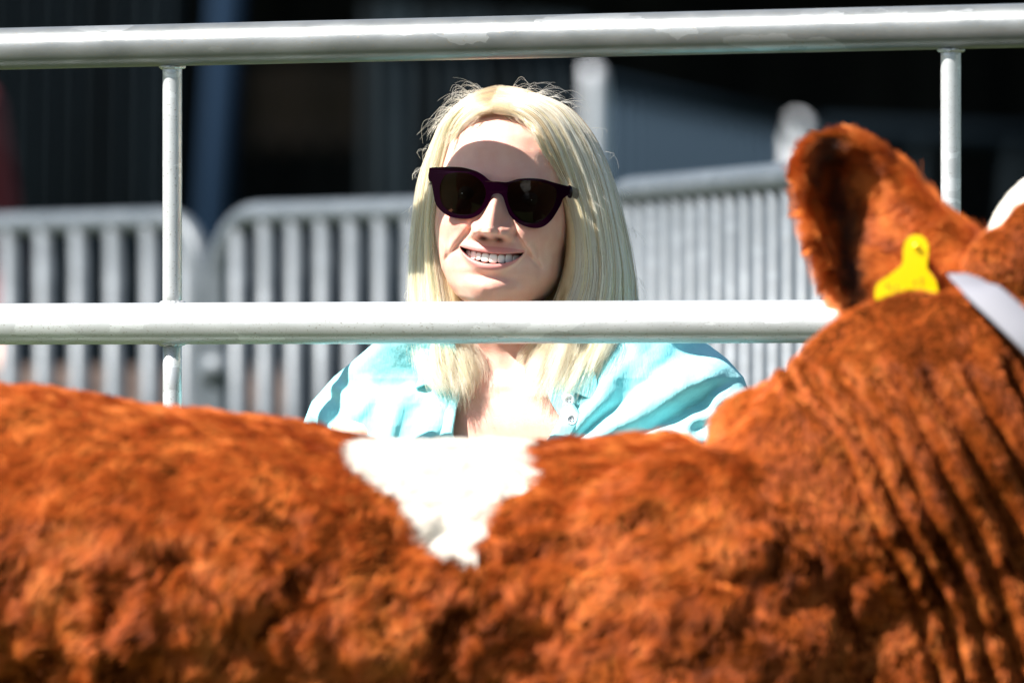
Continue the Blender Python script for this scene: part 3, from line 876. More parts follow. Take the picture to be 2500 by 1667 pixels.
def ribbon(edge, inner_off, w, off0, name, thick=4, nv_=60, v0=800, v1=1225, parent=None, wave=0):
    V = []; nc = 8
    for i in range(nv_):
        v = lerp(v0, v1, i / (nv_ - 1)); ue = np.interp(v, edge[:, 0], edge[:, 1])
        for j in range(nc):
            t = j / (nc - 1)
            V.append(SP(ue + inner_off + w * t, v, off0 + thick * math.sin(math.pi * min(max(t, .0), 1)) ** .4 + wave * math.sin(v * .05 + t * 2)))
    o = mesh_obj(name, V, grid_faces(nv_, nc), M_SHIRT, parent)
    s = o.modifiers.new('s', 'SOLIDIFY'); s.thickness = .0015
    return o
ribbon(VL_, 2, -34, 6, 'placket', parent=sh_o, wave=2, v0=930)
ribbon(VR_, -3, 50, 10, 'placket', parent=sh_o, wave=2, v0=930)
# collar flaps lying on the shoulders beside the neck
def collar(pts, off):
    V = []
    n1 = 16
    a, b_, c, d = [np.array(p, float) for p in pts]
    for i in range(n1):
        for j in range(n1):
            s, t = i / (n1 - 1), j / (n1 - 1)
            p = (a * (1 - t) + b_ * t) * (1 - s) + (d * (1 - t) + c * t) * s
            V.append(SP(p[0], p[1], off + 8 * math.sin(math.pi * s) * (1 - t * .6)))
    o = mesh_obj('collar', V, grid_faces(n1, n1), M_SHIRT, sh_o)
    s = o.modifiers.new('s', 'SOLIDIFY'); s.thickness = .0018
collar([(1335, 900), (1395, 955), (1470, 985), (1440, 850)], 10)
collar([(1120, 905), (1060, 930), (1015, 950), (1040, 850)], 8)
# sleeves and lower shirt over arms
for (sh, el, wr_) in arm_paths:
    V_, F_ = tube([sh + (0, 0, .01), lerp(sh, el, .5), el, lerp(el, wr_, .45)], [.045, .055, .053, .050], 28, 24)
    MB().add(V_, F_).build('sleeve', M_SHIRT, sh_o)
for (bu, bv_) in ((1389, 977), (1396, 1024), (1366, 1085), (1310, 1150)):
    c = SP(bu, bv_, 16)
    q = MB()
    prof = [(0, .0012), (.0030, .0012), (.0036, .0018), (.0046, .0020), (.0054, .0010), (.0056, 0)]
    V = []
    for (r_, h_) in prof:
        for k in range(24):
            a = k / 24 * 2 * math.pi; V.append((c[0] + r_ * math.cos(a), c[1] - h_ - .0006, c[2] + r_ * math.sin(a)))
    q.add(V, grid_faces(len(prof), 24, True))
    bt = q.build('button', M_BUTTON, sh_o)
    hh = MB()
    for dx_, dz_ in ((-.0012, -.0012), (.0012, -.0012), (-.0012, .0012), (.0012, .0012)):
        hh.add(*ellipsoid((c[0] + dx_, c[1] - .0019, c[2] + dz_), (.0006, .0004, .0006), 8, 6))
    hh.build('thread', M_JEANS, bt)
# trousers
tm = MB()
for s in (-1, 1):
    h0 = np.array([s * .09, 6.30, .27]); k0 = np.array([s * .13, 5.97, .15]); an = np.array([s * .10, 6.36, .08])
    tm.add(*capsule([h0, k0], [.105, .075], 22)); tm.add(*capsule([k0 + (0, .02, -.05), an], [.068, .055], 18))
tm.add(*capsule([(-.06, 6.27, .32), (.06, 6.27, .32)], [.13, .13], 22))
to = tm.build('trousers', M_JEANS, woman); remesh(to, .012, 3); to.data.materials.clear(); to.data.materials.append(M_JEANS)

# ------- hair: guide sheets from the parting to the tips (photo px, y offset from head axis)
HY = 6.086
def GD(l): return P(*np.array([(a, b_, HY + w) for a, b_, w in l]).T)
LG = [
 [(1203,268,-.070),(1166,280,-.069),(1126,310,-.063),(1106,350,-.056),(1094,405,-.046),(1066,470,-.034),(1060,540,-.022),(1064,620,-.020),(1084,690,-.024),(1106,765,-.034),(1124,850,-.048),(1140,905,-.054),(1124,972,-.060)],
 [(1205,243,-.052),(1148,254,-.056),(1095,300,-.050),(1072,360,-.044),(1056,430,-.040),(1044,500,-.040),(1040,570,-.034),(1044,640,-.032),(1054,705,-.034),(1066,770,-.042),(1080,850,-.056),(1092,910,-.062),(1100,962,-.068)],
 [(1210,222,-.020),(1136,236,-.030),(1080,288,-.026),(1050,345,-.024),(1028,418,-.024),(1016,480,-.024),(1009,540,-.020),(1004,600,-.018),(1002,660,-.018),(1004,750,-.026),(1016,850,-.044),(1040,915,-.056),(1072,950,-.062)],
 [(1212,218,.010),(1140,232,.010),(1078,292,.010),(1044,360,.008),(1018,430,.006),(1006,500,.004),(1000,570,.002),(997,640,.0),(996,700,-.002),(1000,770,-.01),(1010,850,-.02),(1030,900,-.03),(1058,935,-.04)],
 [(1214,216,.045),(1150,236,.075),(1100,300,.09),(1070,370,.10),(1050,440,.104),(1042,510,.102),(1040,580,.098),(1040,650,.09),(1044,720,.08),(1050,780,.07),(1060,850,.06),(1075,900,.05),(1090,930,.045)],
 [(1216,216,.075),(1190,240,.11),(1170,300,.125),(1160,370,.13),(1155,440,.13),(1150,510,.125),(1150,580,.118),(1150,650,.11),(1150,720,.10),(1150,780,.09),(1155,850,.08),(1160,900,.075),(1165,930,.07)],
]
RG = [
 [(1202,268,-.070),(1250,280,-.076),(1290,306,-.080),(1318,345,-.086),(1342,392,-.078),(1372,432,-.066),(1404,480,-.054),(1416,560,-.048),(1410,640,-.046),(1388,710,-.046),(1360,780,-.052),(1320,860,-.066),(1300,930,-.078)],
 [(1205,243,-.054),(1272,254,-.074),(1325,292,-.080),(1360,345,-.080),(1386,405,-.074),(1410,465,-.068),(1432,530,-.064),(1444,600,-.062),(1446,670,-.062),(1432,735,-.064),(1408,800,-.068),(1380,870,-.084),(1345,962,-.094)],
 [(1214,222,-.020),(1290,226,-.040),(1366,262,-.050),(1414,322,-.052),(1448,390,-.052),(1472,460,-.052),(1488,530,-.052),(1500,600,-.052),(1508,670,-.054),(1506,740,-.057),(1488,810,-.062),(1450,880,-.080),(1420,950,-.090)],
 [(1215,218,.005),(1298,220,.002),(1385,258,.0),(1444,320,.0),(1484,398,.0),(1508,470,.0),(1527,540,.0),(1542,610,.0),(1554,680,-.002),(1560,750,-.006),(1548,820,-.014),(1522,880,-.026),(1488,935,-.040)],
 [(1216,216,.045),(1290,232,.075),(1360,280,.092),(1410,350,.10),(1444,420,.104),(1464,490,.102),(1480,560,.098),(1490,630,.09),(1496,700,.08),(1496,760,.07),(1484,820,.06),(1464,880,.05),(1444,920,.045)],
 [(1216,216,.075),(1240,240,.11),(1270,300,.125),(1290,370,.13),(1300,440,.13),(1305,510,.125),(1310,580,.118),(1310,650,.11),(1310,720,.10),(1310,780,.09),(1305,850,.08),(1300,900,.075),(1295,930,.07)],
]
for gi_, du_ in ((1, 4), (2, 12), (3, 14), (4, 8)):
    RG[gi_] = [(a + (du_ if 250 < b_ < 900 else du_ * .3), b_, w) for a, b_, w in RG[gi_]]
RG[0] = [(a + (12 if 460 < b_ < 760 else 0), b_, w) for a, b_, w in RG[0]]
for gi_ in (2, 3): RG[gi_] = [(a + (26 if b_ > 790 else 0), b_, w) for a, b_, w in RG[gi_]]
LG = [[(a, b_ + (5 if b_ < 262 else 0), w) for a, b_, w in g_] for g_ in LG]
RG = [[(a, b_ + (5 if b_ < 262 else 0), w) for a, b_, w in g_] for g_ in RG]
KP = 30
def sheet(Gs):
    return np.array([catmull(GD(g_), KP) for g_ in Gs])      # (6,KP,3)
def sample_sheet(SH, t):
    """t array in 0..5 -> (N,KP,3) smooth interpolation across guides"""
    n_ = len(SH); ext = np.concatenate([2 * SH[:1] - SH[1:2], SH, 2 * SH[-1:] - SH[-2:-1]])
    i = np.clip(np.floor(t).astype(int), 0, n_ - 2); s = (t - i)[:, None, None]
    p0, p1, p2, p3 = ext[i], ext[i + 1], ext[i + 2], ext[i + 3]
    return .5 * (2 * p1 + (-p0 + p2) * s + (2 * p0 - 5 * p1 + 4 * p2 - p3) * s * s + (-p0 + 3 * p1 - 3 * p2 + p3) * s ** 3)
SL, SR = sheet(LG), sheet(RG)
hair_c = HC + np.array([0, .0, 0])
hm = MB()
for SH in (SL, SR):
    t = np.linspace(.12, 5, 50)
    q = sample_sheet(SH, t)[:, :25]
    cen = np.stack([np.full(25, HC[0]), np.full(25, HC[1] + .01), q[:, :, 2].mean(0)], -1)[None]
    q = q + (cen - q) * .21
    hm.add(q.reshape(-1, 3), grid_faces(50, 25))
cap = hm.build('hair', M_HAIRCAP, woman)
sdm = cap.modifiers.new('s', 'SOLIDIFY'); sdm.thickness = .006; sdm.offset = 0

hp, hcl, hr = [], [], []
def hair_side(SH, ncl, per, side):
    tcl = np.concatenate([rng.uniform(0, 3.2, int(ncl * .75)), rng.uniform(3.2, 5, ncl - int(ncl * .75))])
    guides = sample_sheet(SH, tcl)
    kk = np.linspace(0, 1, KP)
    for gi in range(ncl):
        t = tcl[gi]; m_ = per
        # strands start spread across the sheet, gather into the lock lower down
        spread = rng.normal(0, .085, m_)
        st = np.clip(t + spread, 0, 4.999)
        own = sample_sheet(SH, st)
        gather = (.86 * sstep(.15, .85, kk))[None, :, None]
        pts = own * (1 - gather) + guides[gi][None] * gather
        lay = rng.uniform(-.0035, .003, m_) + rng.uniform(-.006, .003) - .0125
        lay = lay + .0042 * vnoise(np.stack([st * 6, 0 * st, 0 * st], -1), 1., 91 + side) + .0026 * vnoise(np.stack([st * 17, 0 * st, 0 * st], -1), 1., 95 + side)
        out = pts - np.array([HC[0], HC[1] + .01, 0]); out[..., 2] = 0; out /= np.linalg.norm(out, axis=-1, keepdims=True) + 1e-9
        pts = pts + out * (lay[:, None, None] * sstep(0, .25, kk)[None, :, None])
        ph = rng.uniform(0, 6.28); am = rng.uniform(.0010, .0042)
        lockw = np.stack([np.sin(kk * 5 + ph), np.cos(kk * 4 + ph), 0 * kk], -1) * am * (kk[:, None] ** 1.2)
        pts = pts + lockw[None]
        ph2 = rng.uniform(0, 6.28, (m_, 1)); fq = rng.uniform(3, 9, (m_, 1)); a2 = np.abs(rng.normal(0, .0012, (m_, 1)))
        w2 = np.stack([np.sin(fq * kk + ph2), np.cos(fq * kk * 1.2 + ph2), .0 * kk + 0 * ph2], -1) * (a2 * (kk ** 1.3))[..., None]
        pts = pts + w2
        # uneven tips: shorten and splay
        ln = np.clip(rng.normal(.965, .03), .86, 1.0) * np.clip(rng.normal(.97, .035, m_), .78, 1.0)
        idx = kk[None] * ln[:, None] * (KP - 1)
        i0 = np.clip(np.floor(idx).astype(int), 0, KP - 2); fr_ = (idx - i0)[..., None]
        ar = np.arange(m_)[:, None]
        pts = pts[ar, i0] * (1 - fr_) + pts[ar, i0 + 1] * fr_
        pts = pts + rng.normal(0, .0016, (m_, 1, 3)) * (1 - sstep(0, .12, kk))[None, :, None]
        tipk = sstep(.82, 1, kk)[None, :, None]
        pts = pts + rng.normal(0, .0022, (m_, 1, 3)) * tipk + rng.normal(0, .006, (1, 1, 3)) * tipk
        base = np.array([.992, .915, .70]); dark = np.array([.72, .52, .27]); gold = np.array([.985, .82, .44])
        c = base * (1 - rng.uniform(0, .25)) ; r_ = rng.random()
        if r_ < .24: c = lerp(base, dark, rng.uniform(.3, .9))
        elif r_ < .60: c = lerp(base, gold, .8)
        cc = np.clip(c[None, :] * rng.uniform(.84, 1.1, (m_, 1)), 0, .992)
        tone = 1 + .15 * vnoise(np.stack([st * 16, 0 * st, 0 * st], -1), 1., 81 + side) + .18 * vnoise(np.stack([st * 47, 0 * st, 0 * st], -1), 1., 83 + side)
        cc = np.clip(cc * tone[:, None], 0, .992)
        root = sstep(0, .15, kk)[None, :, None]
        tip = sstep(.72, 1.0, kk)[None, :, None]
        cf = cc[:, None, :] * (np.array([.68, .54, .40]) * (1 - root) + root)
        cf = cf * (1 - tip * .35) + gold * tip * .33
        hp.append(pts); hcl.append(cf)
        hr.append(np.clip(np.interp(kk, [0, .1, .8, 1], [.00007, .00011, .00010, .00004]), 0, 1)[None].repeat(m_, 0))
hair_side(SL, 190, 80, -1)
hair_side(SR, 240, 85, 1)
HPts = np.concatenate(hp); HCol = np.concatenate(hcl); HRad = np.concatenate(hr)
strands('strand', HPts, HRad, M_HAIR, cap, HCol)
# short new hairs along the hairline
bh = []
for SH, sd in ((SL, -1), (SR, 1)):
    for k in range(90):
        g_ = sample_sheet(SH, np.array([rng.uniform(0, .25)]))[0]
        p0 = g_[rng.integers(1, 5)] + (rng.normal(0, .0015), .003, rng.normal(0, .0015)); L = rng.uniform(.006, .018)
        tg_ = np.array([sd * rng.uniform(.3, 1.0), -.15, -rng.uniform(.5, 1.1)]); tg_ /= np.linalg.norm(tg_)
        s_k = np.linspace(0, 1, 8)[:, None]
        bh.append(p0 + tg_ * L * s_k + np.array([0, -.25, 0]) * L * np.sin(s_k * 2.4) + np.array([sd * .4, 0, -.1]) * L * s_k ** 2)
strands('baby_hair', np.array(bh), np.linspace(.00012, .00005, 8)[None], M_HAIR, cap, np.tile([.72, .54, .30], (len(bh), 1)))
# coarser single strands lying over the locks, light and dark
cp, cc_, cr_ = [], [], []
for SH, side, num in ((SL, -1, 1100), (SR, 1, 1500)):
    st = rng.uniform(0.02, 4.2, num); own = sample_sheet(SH, st); kk = np.linspace(0, 1, KP)
    o2 = own - np.array([HC[0], HC[1] + .01, 0]); o2[..., 2] = 0; o2 /= np.linalg.norm(o2, axis=-1, keepdims=True) + 1e-9
    base_l = .0042 * vnoise(np.stack([st * 6, 0 * st, 0 * st], -1), 1., 91 + side) + .0026 * vnoise(np.stack([st * 17, 0 * st, 0 * st], -1), 1., 95 + side)
    lay = base_l - .0115 + rng.uniform(0, .004, num)
    own = own + o2 * (lay[:, None] * sstep(0, .25, kk)[None])[..., None]
    ph = rng.uniform(0, 6.28, (num, 1)); fq = rng.uniform(2, 7, (num, 1)); a2 = np.abs(rng.normal(0, .0022, (num, 1)))
    own = own + np.stack([np.sin(fq * kk + ph), np.cos(fq * kk * .8 + ph), 0 * kk + 0 * ph], -1) * (a2 * kk ** 1.2)[..., None]
    own[:, -5:] += (rng.normal(0, .006, (num, 1, 3)) * np.linspace(0, 1, 5)[None, :, None])
    dk = rng.random(num) < .28
    c_ = np.where(dk[:, None], np.array([.42, .27, .12]) * rng.uniform(.7, 1.3, (num, 1)), np.array([.99, .93, .76]) * rng.uniform(.9, 1, (num, 1)))
    cp.append(own); cc_.append(c_); cr_.append(np.interp(kk, [0, .1, .85, 1], [.00010, .00024, .00020, .00005])[None].repeat(num, 0))
strands('loose_strand', np.concatenate(cp), np.concatenate(cr_), M_HAIR, cap, np.concatenate(cc_))
# fly-away hairs over the crown and along the outline
fp = []
for k in range(300):
    SH = SL if rng.random() < .6 else SR
    t = rng.uniform(1.2, 3.6); g_ = sample_sheet(SH, np.array([t]))[0]
    i = int(rng.choice([1, 2, 3, 4, 5, 6, 8, 10, 13, 16, 20, 24], p=[.13, .13, .13, .11, .1, .08, .07, .06, .06, .05, .05, .03]))
    p = g_[i]; tg = g_[min(i + 1, KP - 1)] - g_[i]; tg /= np.linalg.norm(tg)
    out = p - HC; out /= np.linalg.norm(out)
    L = rng.uniform(.010, .034) * (1.1 if i < 6 else .6)
    bend = rng.normal(0, 1, 3); bend -= out * bend.dot(out); bend /= np.linalg.norm(bend)
    s = np.linspace(0, 1, 14)[:, None]
    lift = rng.uniform(.05, .6) ** 1.2
    pts = p + tg * L * s * .7 + out * L * lift * np.sin(s * math.pi * rng.uniform(.5, 1.0)) + bend * L * .5 * s ** 2 * rng.uniform(-1, 1)
    fp.append(pts)
fp = np.array(fp)
strands('flyaway_hair', fp, np.linspace(.00011, .00006, 14)[None], M_HAIR, cap, np.tile([.8, .72, .58], (len(fp), 1)))

# ------------------------------------------------------------------ calf
calf = empty('calf', 'red-brown calf with white withers patch standing in front of the rails', 'calf')
CD = 5.12                                   # spine distance
def CP(u, v, d=CD): return P(u, v, d)
ridge = np.array([(-700, 985), (-400, 955), (-150, 940), (0, 944), (130, 955), (300, 982), (430, 1003), (560, 1016), (700, 1032), (800, 1052), (900, 1068), (1000, 1078), (1150, 1082), (1250, 1080), (1450, 1078), (1600, 1066), (1720, 1048), (1850, 1040)], float)
cb = MB()
rows = []
for u in np.linspace(-620, 1900, 60):
    vt = np.interp(u, ridge[:, 0], ridge[:, 1])
    e = min(1, max(.05, (u + 700) / 300)) ** .5 * min(1, max(.1, (2000 - u) / 350)) ** .5
    top = P(u, vt, CD)
    hh = .138 * e; ww = np.interp(u, [-600, -200, 500, 1200, 1500, 1900], [.12, .165, .19, .165, .16, .13]) * e
    cz = top[2] - .138
    row = []
    for a in np.linspace(0, 2 * math.pi, 36, endpoint=False):
        c, s = math.cos(a), math.sin(a)
        pz = 2.0 if c > 0 else 2.3
        rx = math.copysign(abs(s) ** .95, s) * ww
        z = math.copysign(abs(c) ** (2 / pz), c) * hh
        if c > 0: z = hh * abs(c) ** 1.05
        row.append((top[0], CD + .02 - rx, cz + z))
    rows.append(row)
cb.add(np.array(rows).reshape(-1, 3), grid_faces(60, 36, True) + [tuple(range(36)), tuple(range(59 * 36, 60 * 36))[::-1]])
# neck
def nkp(u, v, d): return P(u, v, d)
npath = [nkp(1560, 1590, 5.14), nkp(1840, 1470, 5.12), nkp(2105, 1240, 5.08), nkp(2330, 1045, 5.08), nkp(2560, 900, 5.12), nkp(2700, 830, 5.16)]
cb.add(*tube(npath, [.118, .122, .119, .107, .085, .07], 40, 40, ratio=.80))
# shoulder mass and crest bumps
cb.add(*ellipsoid(P(1700, 1620, 5.04), (.14, .09, .17)))
cb.add(*capsule([P(1810, 1135, 5.12), P(1920, 1022, 5.12), P(2020, 938, 5.1), P(2110, 850, 5.09), P(2230, 800, 5.1)], [.03, .032, .033, .033, .03], 20))
# head: skull, muzzle turned away to the right
cb.add(*capsule([P(2500, 690, 5.12), P(2680, 740, 5.17), P(2900, 900, 5.2), P(3060, 1040, 5.22)], [.05, .07, .055, .042], 26))
cb.add(*ellipsoid(P(2455, 665, 5.10), (.036, .04, .036)))
cb.add(*ellipsoid(P(2638, 648, 5.19), (.083, .06, .083)))
cb.add(*ellipsoid(P(1890, 1065, 5.12), (.052, .045, .040)))
cb.add(*ellipsoid(P(2350, 1500, 5.10), (.16, .10, .20)))
cb.add(*ellipsoid(P(2150, 1700, 5.12), (.15, .12, .16)))
cb.add(*ellipsoid(P(2560, 590, 5.09), (.040, .03, .036)))
cb.add(*ellipsoid(P(2740, 1010, 5.14), (.05, .05, .06)))
# legs
def leg(x, y, hind):
    if hind:
        pth = [(x, y, .50), (x + .05, y, .38), (x - .04, y, .27), (x - .02, y, .10), (x, y, .05)]; r = [.085, .055, .032, .024, .028]
    else:
        pth = [(x, y, .50), (x + .01, y, .36), (x, y, .24), (x, y, .10), (x + .01, y, .05)]; r = [.07, .045, .033, .023, .028]
    return capsule(pth, r, 18, 24)
xh, xf = P(-330, 0, CD)[0], P(1640, 0, CD)[0]
for sy in (-.10, .10):
    cb.add(*leg(xh, CD + .02 + sy, True)); cb.add(*leg(xf, CD + .02 + sy, False))
calf_b = cb.build('body', M_HIDE, calf)
remesh(calf_b, .0048, 6)
calf_b.data.materials.clear(); calf_b.data.materials.append(M_HIDE)
hoof = mat('hoof', (.03, .025, .02), .5)[0]
for x in (xh, xf + .01):
    for sy in (-.10, .10):
        MB().add(*tube([(x, CD + .02 + sy, .0), (x, CD + .02 + sy, .045)], [.034, .027], 16)).build('hoof', hoof, calf)
tl_ = P(-640, 1100, CD); MB().add(*capsule([tl_, tl_ + (-.03, 0, -.1), tl_ + (-.03, 0, -.35)], [.022, .014, .02], 14, 16)).build('tail', M_HIDE, calf)

def pix(c):          # photo-like planar coordinates of the animal's side (metres * 3050)
    k = FPX / 5.0
    return 1250 + c[..., 0] / c[..., 1] * FPX, 885 - (c[..., 2] - CAMZ) / c[..., 1] * FPX
def inpoly(u, v, poly):
    poly = np.array(poly, float); ins = np.zeros(u.shape, bool); j = len(poly) - 1
    for i in range(len(poly)):
        xi, yi = poly[i]; xj, yj = poly[j]
        ins ^= ((yi > v) != (yj > v)) & (u < (xj - xi) * (v - yi) / (yj - yi + 1e-12) + xi)
        j = i
    return ins
PATCH = [(838, 1118), (862, 1100), (905, 1098), (950, 1082), (1000, 1092), (1045, 1050), (1075, 1020), (1320, 1020), (1312, 1085), (1290, 1120), (1302, 1180), (1285, 1215), (1235, 1222), (1200, 1240), (1185, 1290), (1160, 1345), (1150, 1382), (1125, 1382), (1040, 1345), (1002, 1285), (955, 1222), (885, 1192), (852, 1155)]
def is_white(c):
    """side markings, fixed in the calf's own x-z plane"""
    u = 1250 + c[..., 0] / 5.0 * FPX; v = 885 - (c[..., 2] - CAMZ) / 5.0 * FPX
    nu = u + 9 * vnoise(c, 90, 1) + 7 * vnoise(c, 200, 4); nv = v + 9 * vnoise(c, 90, 2) + 7 * vnoise(c, 200, 5)
    w = inpoly(nu, nv, PATCH)
    face = ((c[..., 0] - P(2638, 0, 5.19)[0]) ** 2 + (c[..., 1] - 5.19) ** 2 + (c[..., 2] - P(0, 650, 5.19)[2]) ** 2 < .10 ** 2) & (c[..., 2] > P(0, 640, 5.12)[2] + .25 * (c[..., 0] - P(2400, 0, 5.12)[0])) & (c[..., 0] > P(2380, 0, 5.12)[0]) & (c[..., 1] > 5.135)
    return w | face
PATCH = [(1250 + (a - 1250) * 1.02 + 18, b_ + (b_ - 885) * .02 - 22) for a, b_ in PATCH]

def calf_relief(c):
    u = 1250 + c[..., 0] / 5.0 * FPX; v = 885 - (c[..., 2] - CAMZ) / 5.0 * FPX
    wv = vnoise(c, 14, 8) * 26 + vnoise(c, 40, 9) * 9
    # curved coordinate across the neck wrinkles
    q = (u - 2010) - (v - 900) * .60 + (v - 900) ** 2 * .00018 + wv
    per = 70 + .05 * np.clip(q, -200, 500)
    saw = np.abs(np.sin(q / per * math.pi)) ** .9
    mask = sstep(-150, -20, q) * (1 - sstep(560, 700, q)) * sstep(840, 950, v + vnoise(c, 20, 3) * 30) * sstep(-.0, .03, CD + .03 - c[..., 1])
    fade = .75 + .25 * sstep(60, 260, q)
    d = (saw - .72) * .036 * mask * fade
    low = sstep(1050, 1400, v)
    d += vnoise(c, 30, 11) * (.0018 + .0046 * low) + vnoise(c, 70, 12) * (.0010 + .0046 * low)
    # hip and rib hollows
    return d
me = calf_b.data
co, no_ = get_co(me), get_no(me)
hm_ = sstep(.52, .60, co[:, 2])
co2 = co + no_ * (calf_relief(co) * hm_)[:, None]
set_co(me, co2); me.update()
fattr(me, 'white', is_white(co2).astype(float))

def surf_samples(me, n, sel=None):
    me.calc_loop_triangles()
    tr = np.empty(len(me.loop_triangles) * 3, int); me.loop_triangles.foreach_get('vertices', tr); tr = tr.reshape(-1, 3)
    c = get_co(me); nn_ = get_no(me)
    a, b_, d_ = c[tr[:, 0]], c[tr[:, 1]], c[tr[:, 2]]
    ar = np.linalg.norm(np.cross(b_ - a, d_ - a), axis=1)
    if sel is not None: ar = ar * sel((a + b_ + d_) / 3, nn_[tr[:, 0]])
    i = rng.choice(len(tr), n, p=ar / ar.sum())
    r1 = np.sqrt(rng.random(n)); r2 = rng.random(n)
    w = np.stack([1 - r1, r1 * (1 - r2), r1 * r2], -1)
    p = (c[tr[i]] * w[..., None]).sum(1); nm = (nn_[tr[i]] * w[..., None]).sum(1)
    nm /= np.linalg.norm(nm, axis=1)[:, None]
    return p, nm

BROWN = np.array([.50, .100, .012]); DBROWN = np.array([.095, .019, .003]); ORANGE = np.array([.74, .235, .045]); WHITE = np.array([.82, .77, .68])
def fur(name, p, nm, length, parent, flow, lift=.45, rad=.00032, curl=.5, colr=None, K=6):
    n_ = len(p)
    curl = np.broadcast_to(curl, n_)[:, None]
    # tuft seeds: nearby hairs share a direction
    cell = 92
    cl = np.stack([vnoise(p, cell, 21), vnoise(p, cell, 22), vnoise(p, cell, 23)], -1)
    fine = np.stack([vnoise(p, 250, 24), vnoise(p, 250, 25), vnoise(p, 250, 26)], -1)
    d = flow + curl * 1.5 * cl + curl * .7 * fine + rng.normal(0, .12, (n_, 3))
    d -= nm * (d * nm).sum(1)[:, None]
    d /= np.linalg.norm(d, axis=1)[:, None] + 1e-9
    lf = (lift + .35 * vnoise(p, 48, 27) + rng.normal(0, .08, n_))[:, None]
    s = np.linspace(0, 1, K)[None, :, None]
    L = (length * rng.uniform(.75, 1.15, n_))[:, None, None]
    side = np.cross(nm, d)
    bend = (vnoise(p, 85, 28) * 1.2)[:, None]
    pts = p[:, None] + nm[:, None] * (lf[:, None] * L * (s - .35 * s * s)) + d[:, None] * L * s + (side * bend)[:, None] * L * .6 * s * s
    w = is_white(p)
    if colr is None:
        t = np.clip(.54 + .30 * vnoise(p, 16, 31) + .28 * vnoise(p, 60, 32) + rng.normal(0, .16, n_), 0, 1)[:, None]
        c = np.where(t < .5, lerp(DBROWN, BROWN, np.clip(t * 2, 0, 1) ** .7), lerp(BROWN, ORANGE, np.clip(t * 2 - 1, 0, 1) ** 1.5))
        c = np.where(w[:, None], WHITE * rng.uniform(.9, 1.0, (n_, 1)), c)
    else: c = colr
    return strands(name, pts, np.linspace(rad, rad * .35, K)[None], M_FUR, parent, c)
def vis_sel(c, n_):
    return (.10 + .90 * ((c[:, 1] < CD + .05) & (c[:, 2] > .55))) * (c[:, 2] > .35)
p, nm = surf_samples(me, 210000, vis_sel)
flow = np.tile(np.array([-.55, 0, -.75]), (len(p), 1))
u_ = 1250 + p[:, 0] / 5.0 * FPX
onneck = sstep(1750, 1950, u_)[:, None]
flow = flow * (1 - onneck) + np.array([-.1, -.1, -.95]) * onneck
Lb = .0115 + .004 * vnoise(p, 40, 41)
Lb = Lb * (1 - .62 * onneck[:, 0]) * np.where(is_white(p), .8, 1)
thin = (vnoise(p, 42, 71) + .6 * vnoise(p, 95, 72) < -.30 - .8 * (1 - sstep(1080, 1350, 885 - (p[:, 2] - CAMZ) / 5.0 * FPX))) & ~is_white(p)
keep = ~thin | (rng.random(len(p)) < .12)
p, nm, flow, onneck, Lb = p[keep], nm[keep], flow[keep], onneck[keep], Lb[keep]
lowf = sstep(1150, 1420, 885 - (p[:, 2] - CAMZ) / 5.0 * FPX)
fur('coat', p, nm, Lb, calf_b, flow, lift=.40, curl=.16 + .42 * lowf * (1 - onneck[:, 0]), rad=.00028)

# ------- ear (cupped leaf, opening towards the camera's left)
topE = np.array([(2410, 585), (2370, 552), (2310, 512), (2260, 462), (2200, 400), (2140, 358), (2075, 334), (2010, 332), (1968, 350), (1952, 392)], float)
botE = np.array([(2330, 700), (2285, 715), (2230, 735), (2170, 760), (2110, 768), (2065, 745), (2030, 700), (2000, 630), (1972, 540), (1955, 455)], float)
topE[:, 0] += 16 * sstep(2300, 1960, topE[:, 0]); botE[:, 0] += 16 * sstep(2300, 1960, botE[:, 0])
topE[:, 1] += 6
ns_, nt_ = 46, 40
tp = catmull(topE, ns_); bt_ = catmull(botE, ns_)
ED = 5.20
Ve = np.zeros((ns_, nt_, 3)); 
for i in range(ns_):
    s = i / (ns_ - 1)
    for j in range(nt_):
        t = j / (nt_ - 1)
        uv = tp[i] * (1 - t) + bt_[i] * t
        cup = math.sin(math.pi * t) ** .8
        depth = .048 * cup * math.sin(math.pi * min(1, (s * .95 + .05))) ** .7     # hollow goes away from the camera
        # the root part folds forward again, leaving the dark slot near the rim
        slot = math.exp(-((s - .66) / .19) ** 2)
        depth = depth * (.25 + .62 * slot)
        Ve[i, j] = P(uv[0], uv[1], ED + depth - .02 * (1 - s))
back = Ve + np.array([0.002, .006, 0])
nE = ns_ * nt_
Fe = grid_faces(ns_, nt_); Fb = [tuple(k + nE for k in f[::-1]) for f in Fe]
rim = []
bd_idx = [i * nt_ for i in range(ns_)] + [(ns_ - 1) * nt_ + j for j in range(nt_)] + [i * nt_ + nt_ - 1 for i in range(ns_ - 1, -1, -1)] + [j for j in range(nt_ - 1, -1, -1)]
for a, b_ in zip(bd_idx, bd_idx[1:]):
    if a != b_: rim.append((b_, a, a + nE, b_ + nE))
ear = mesh_obj('ear', np.concatenate([Ve.reshape(-1, 3), back.reshape(-1, 3)]), Fe + Fb + rim, M_HIDE, calf)
bm = bmesh.new(); bm.from_mesh(ear.data); bmesh.ops.recalc_face_normals(bm, faces=bm.faces); bm.to_mesh(ear.data); bm.free()
fattr(ear.data, 'white', np.zeros(2 * nE))
p, nm = surf_samples(ear.data, 42000)
ue, ve_ = pix(p)
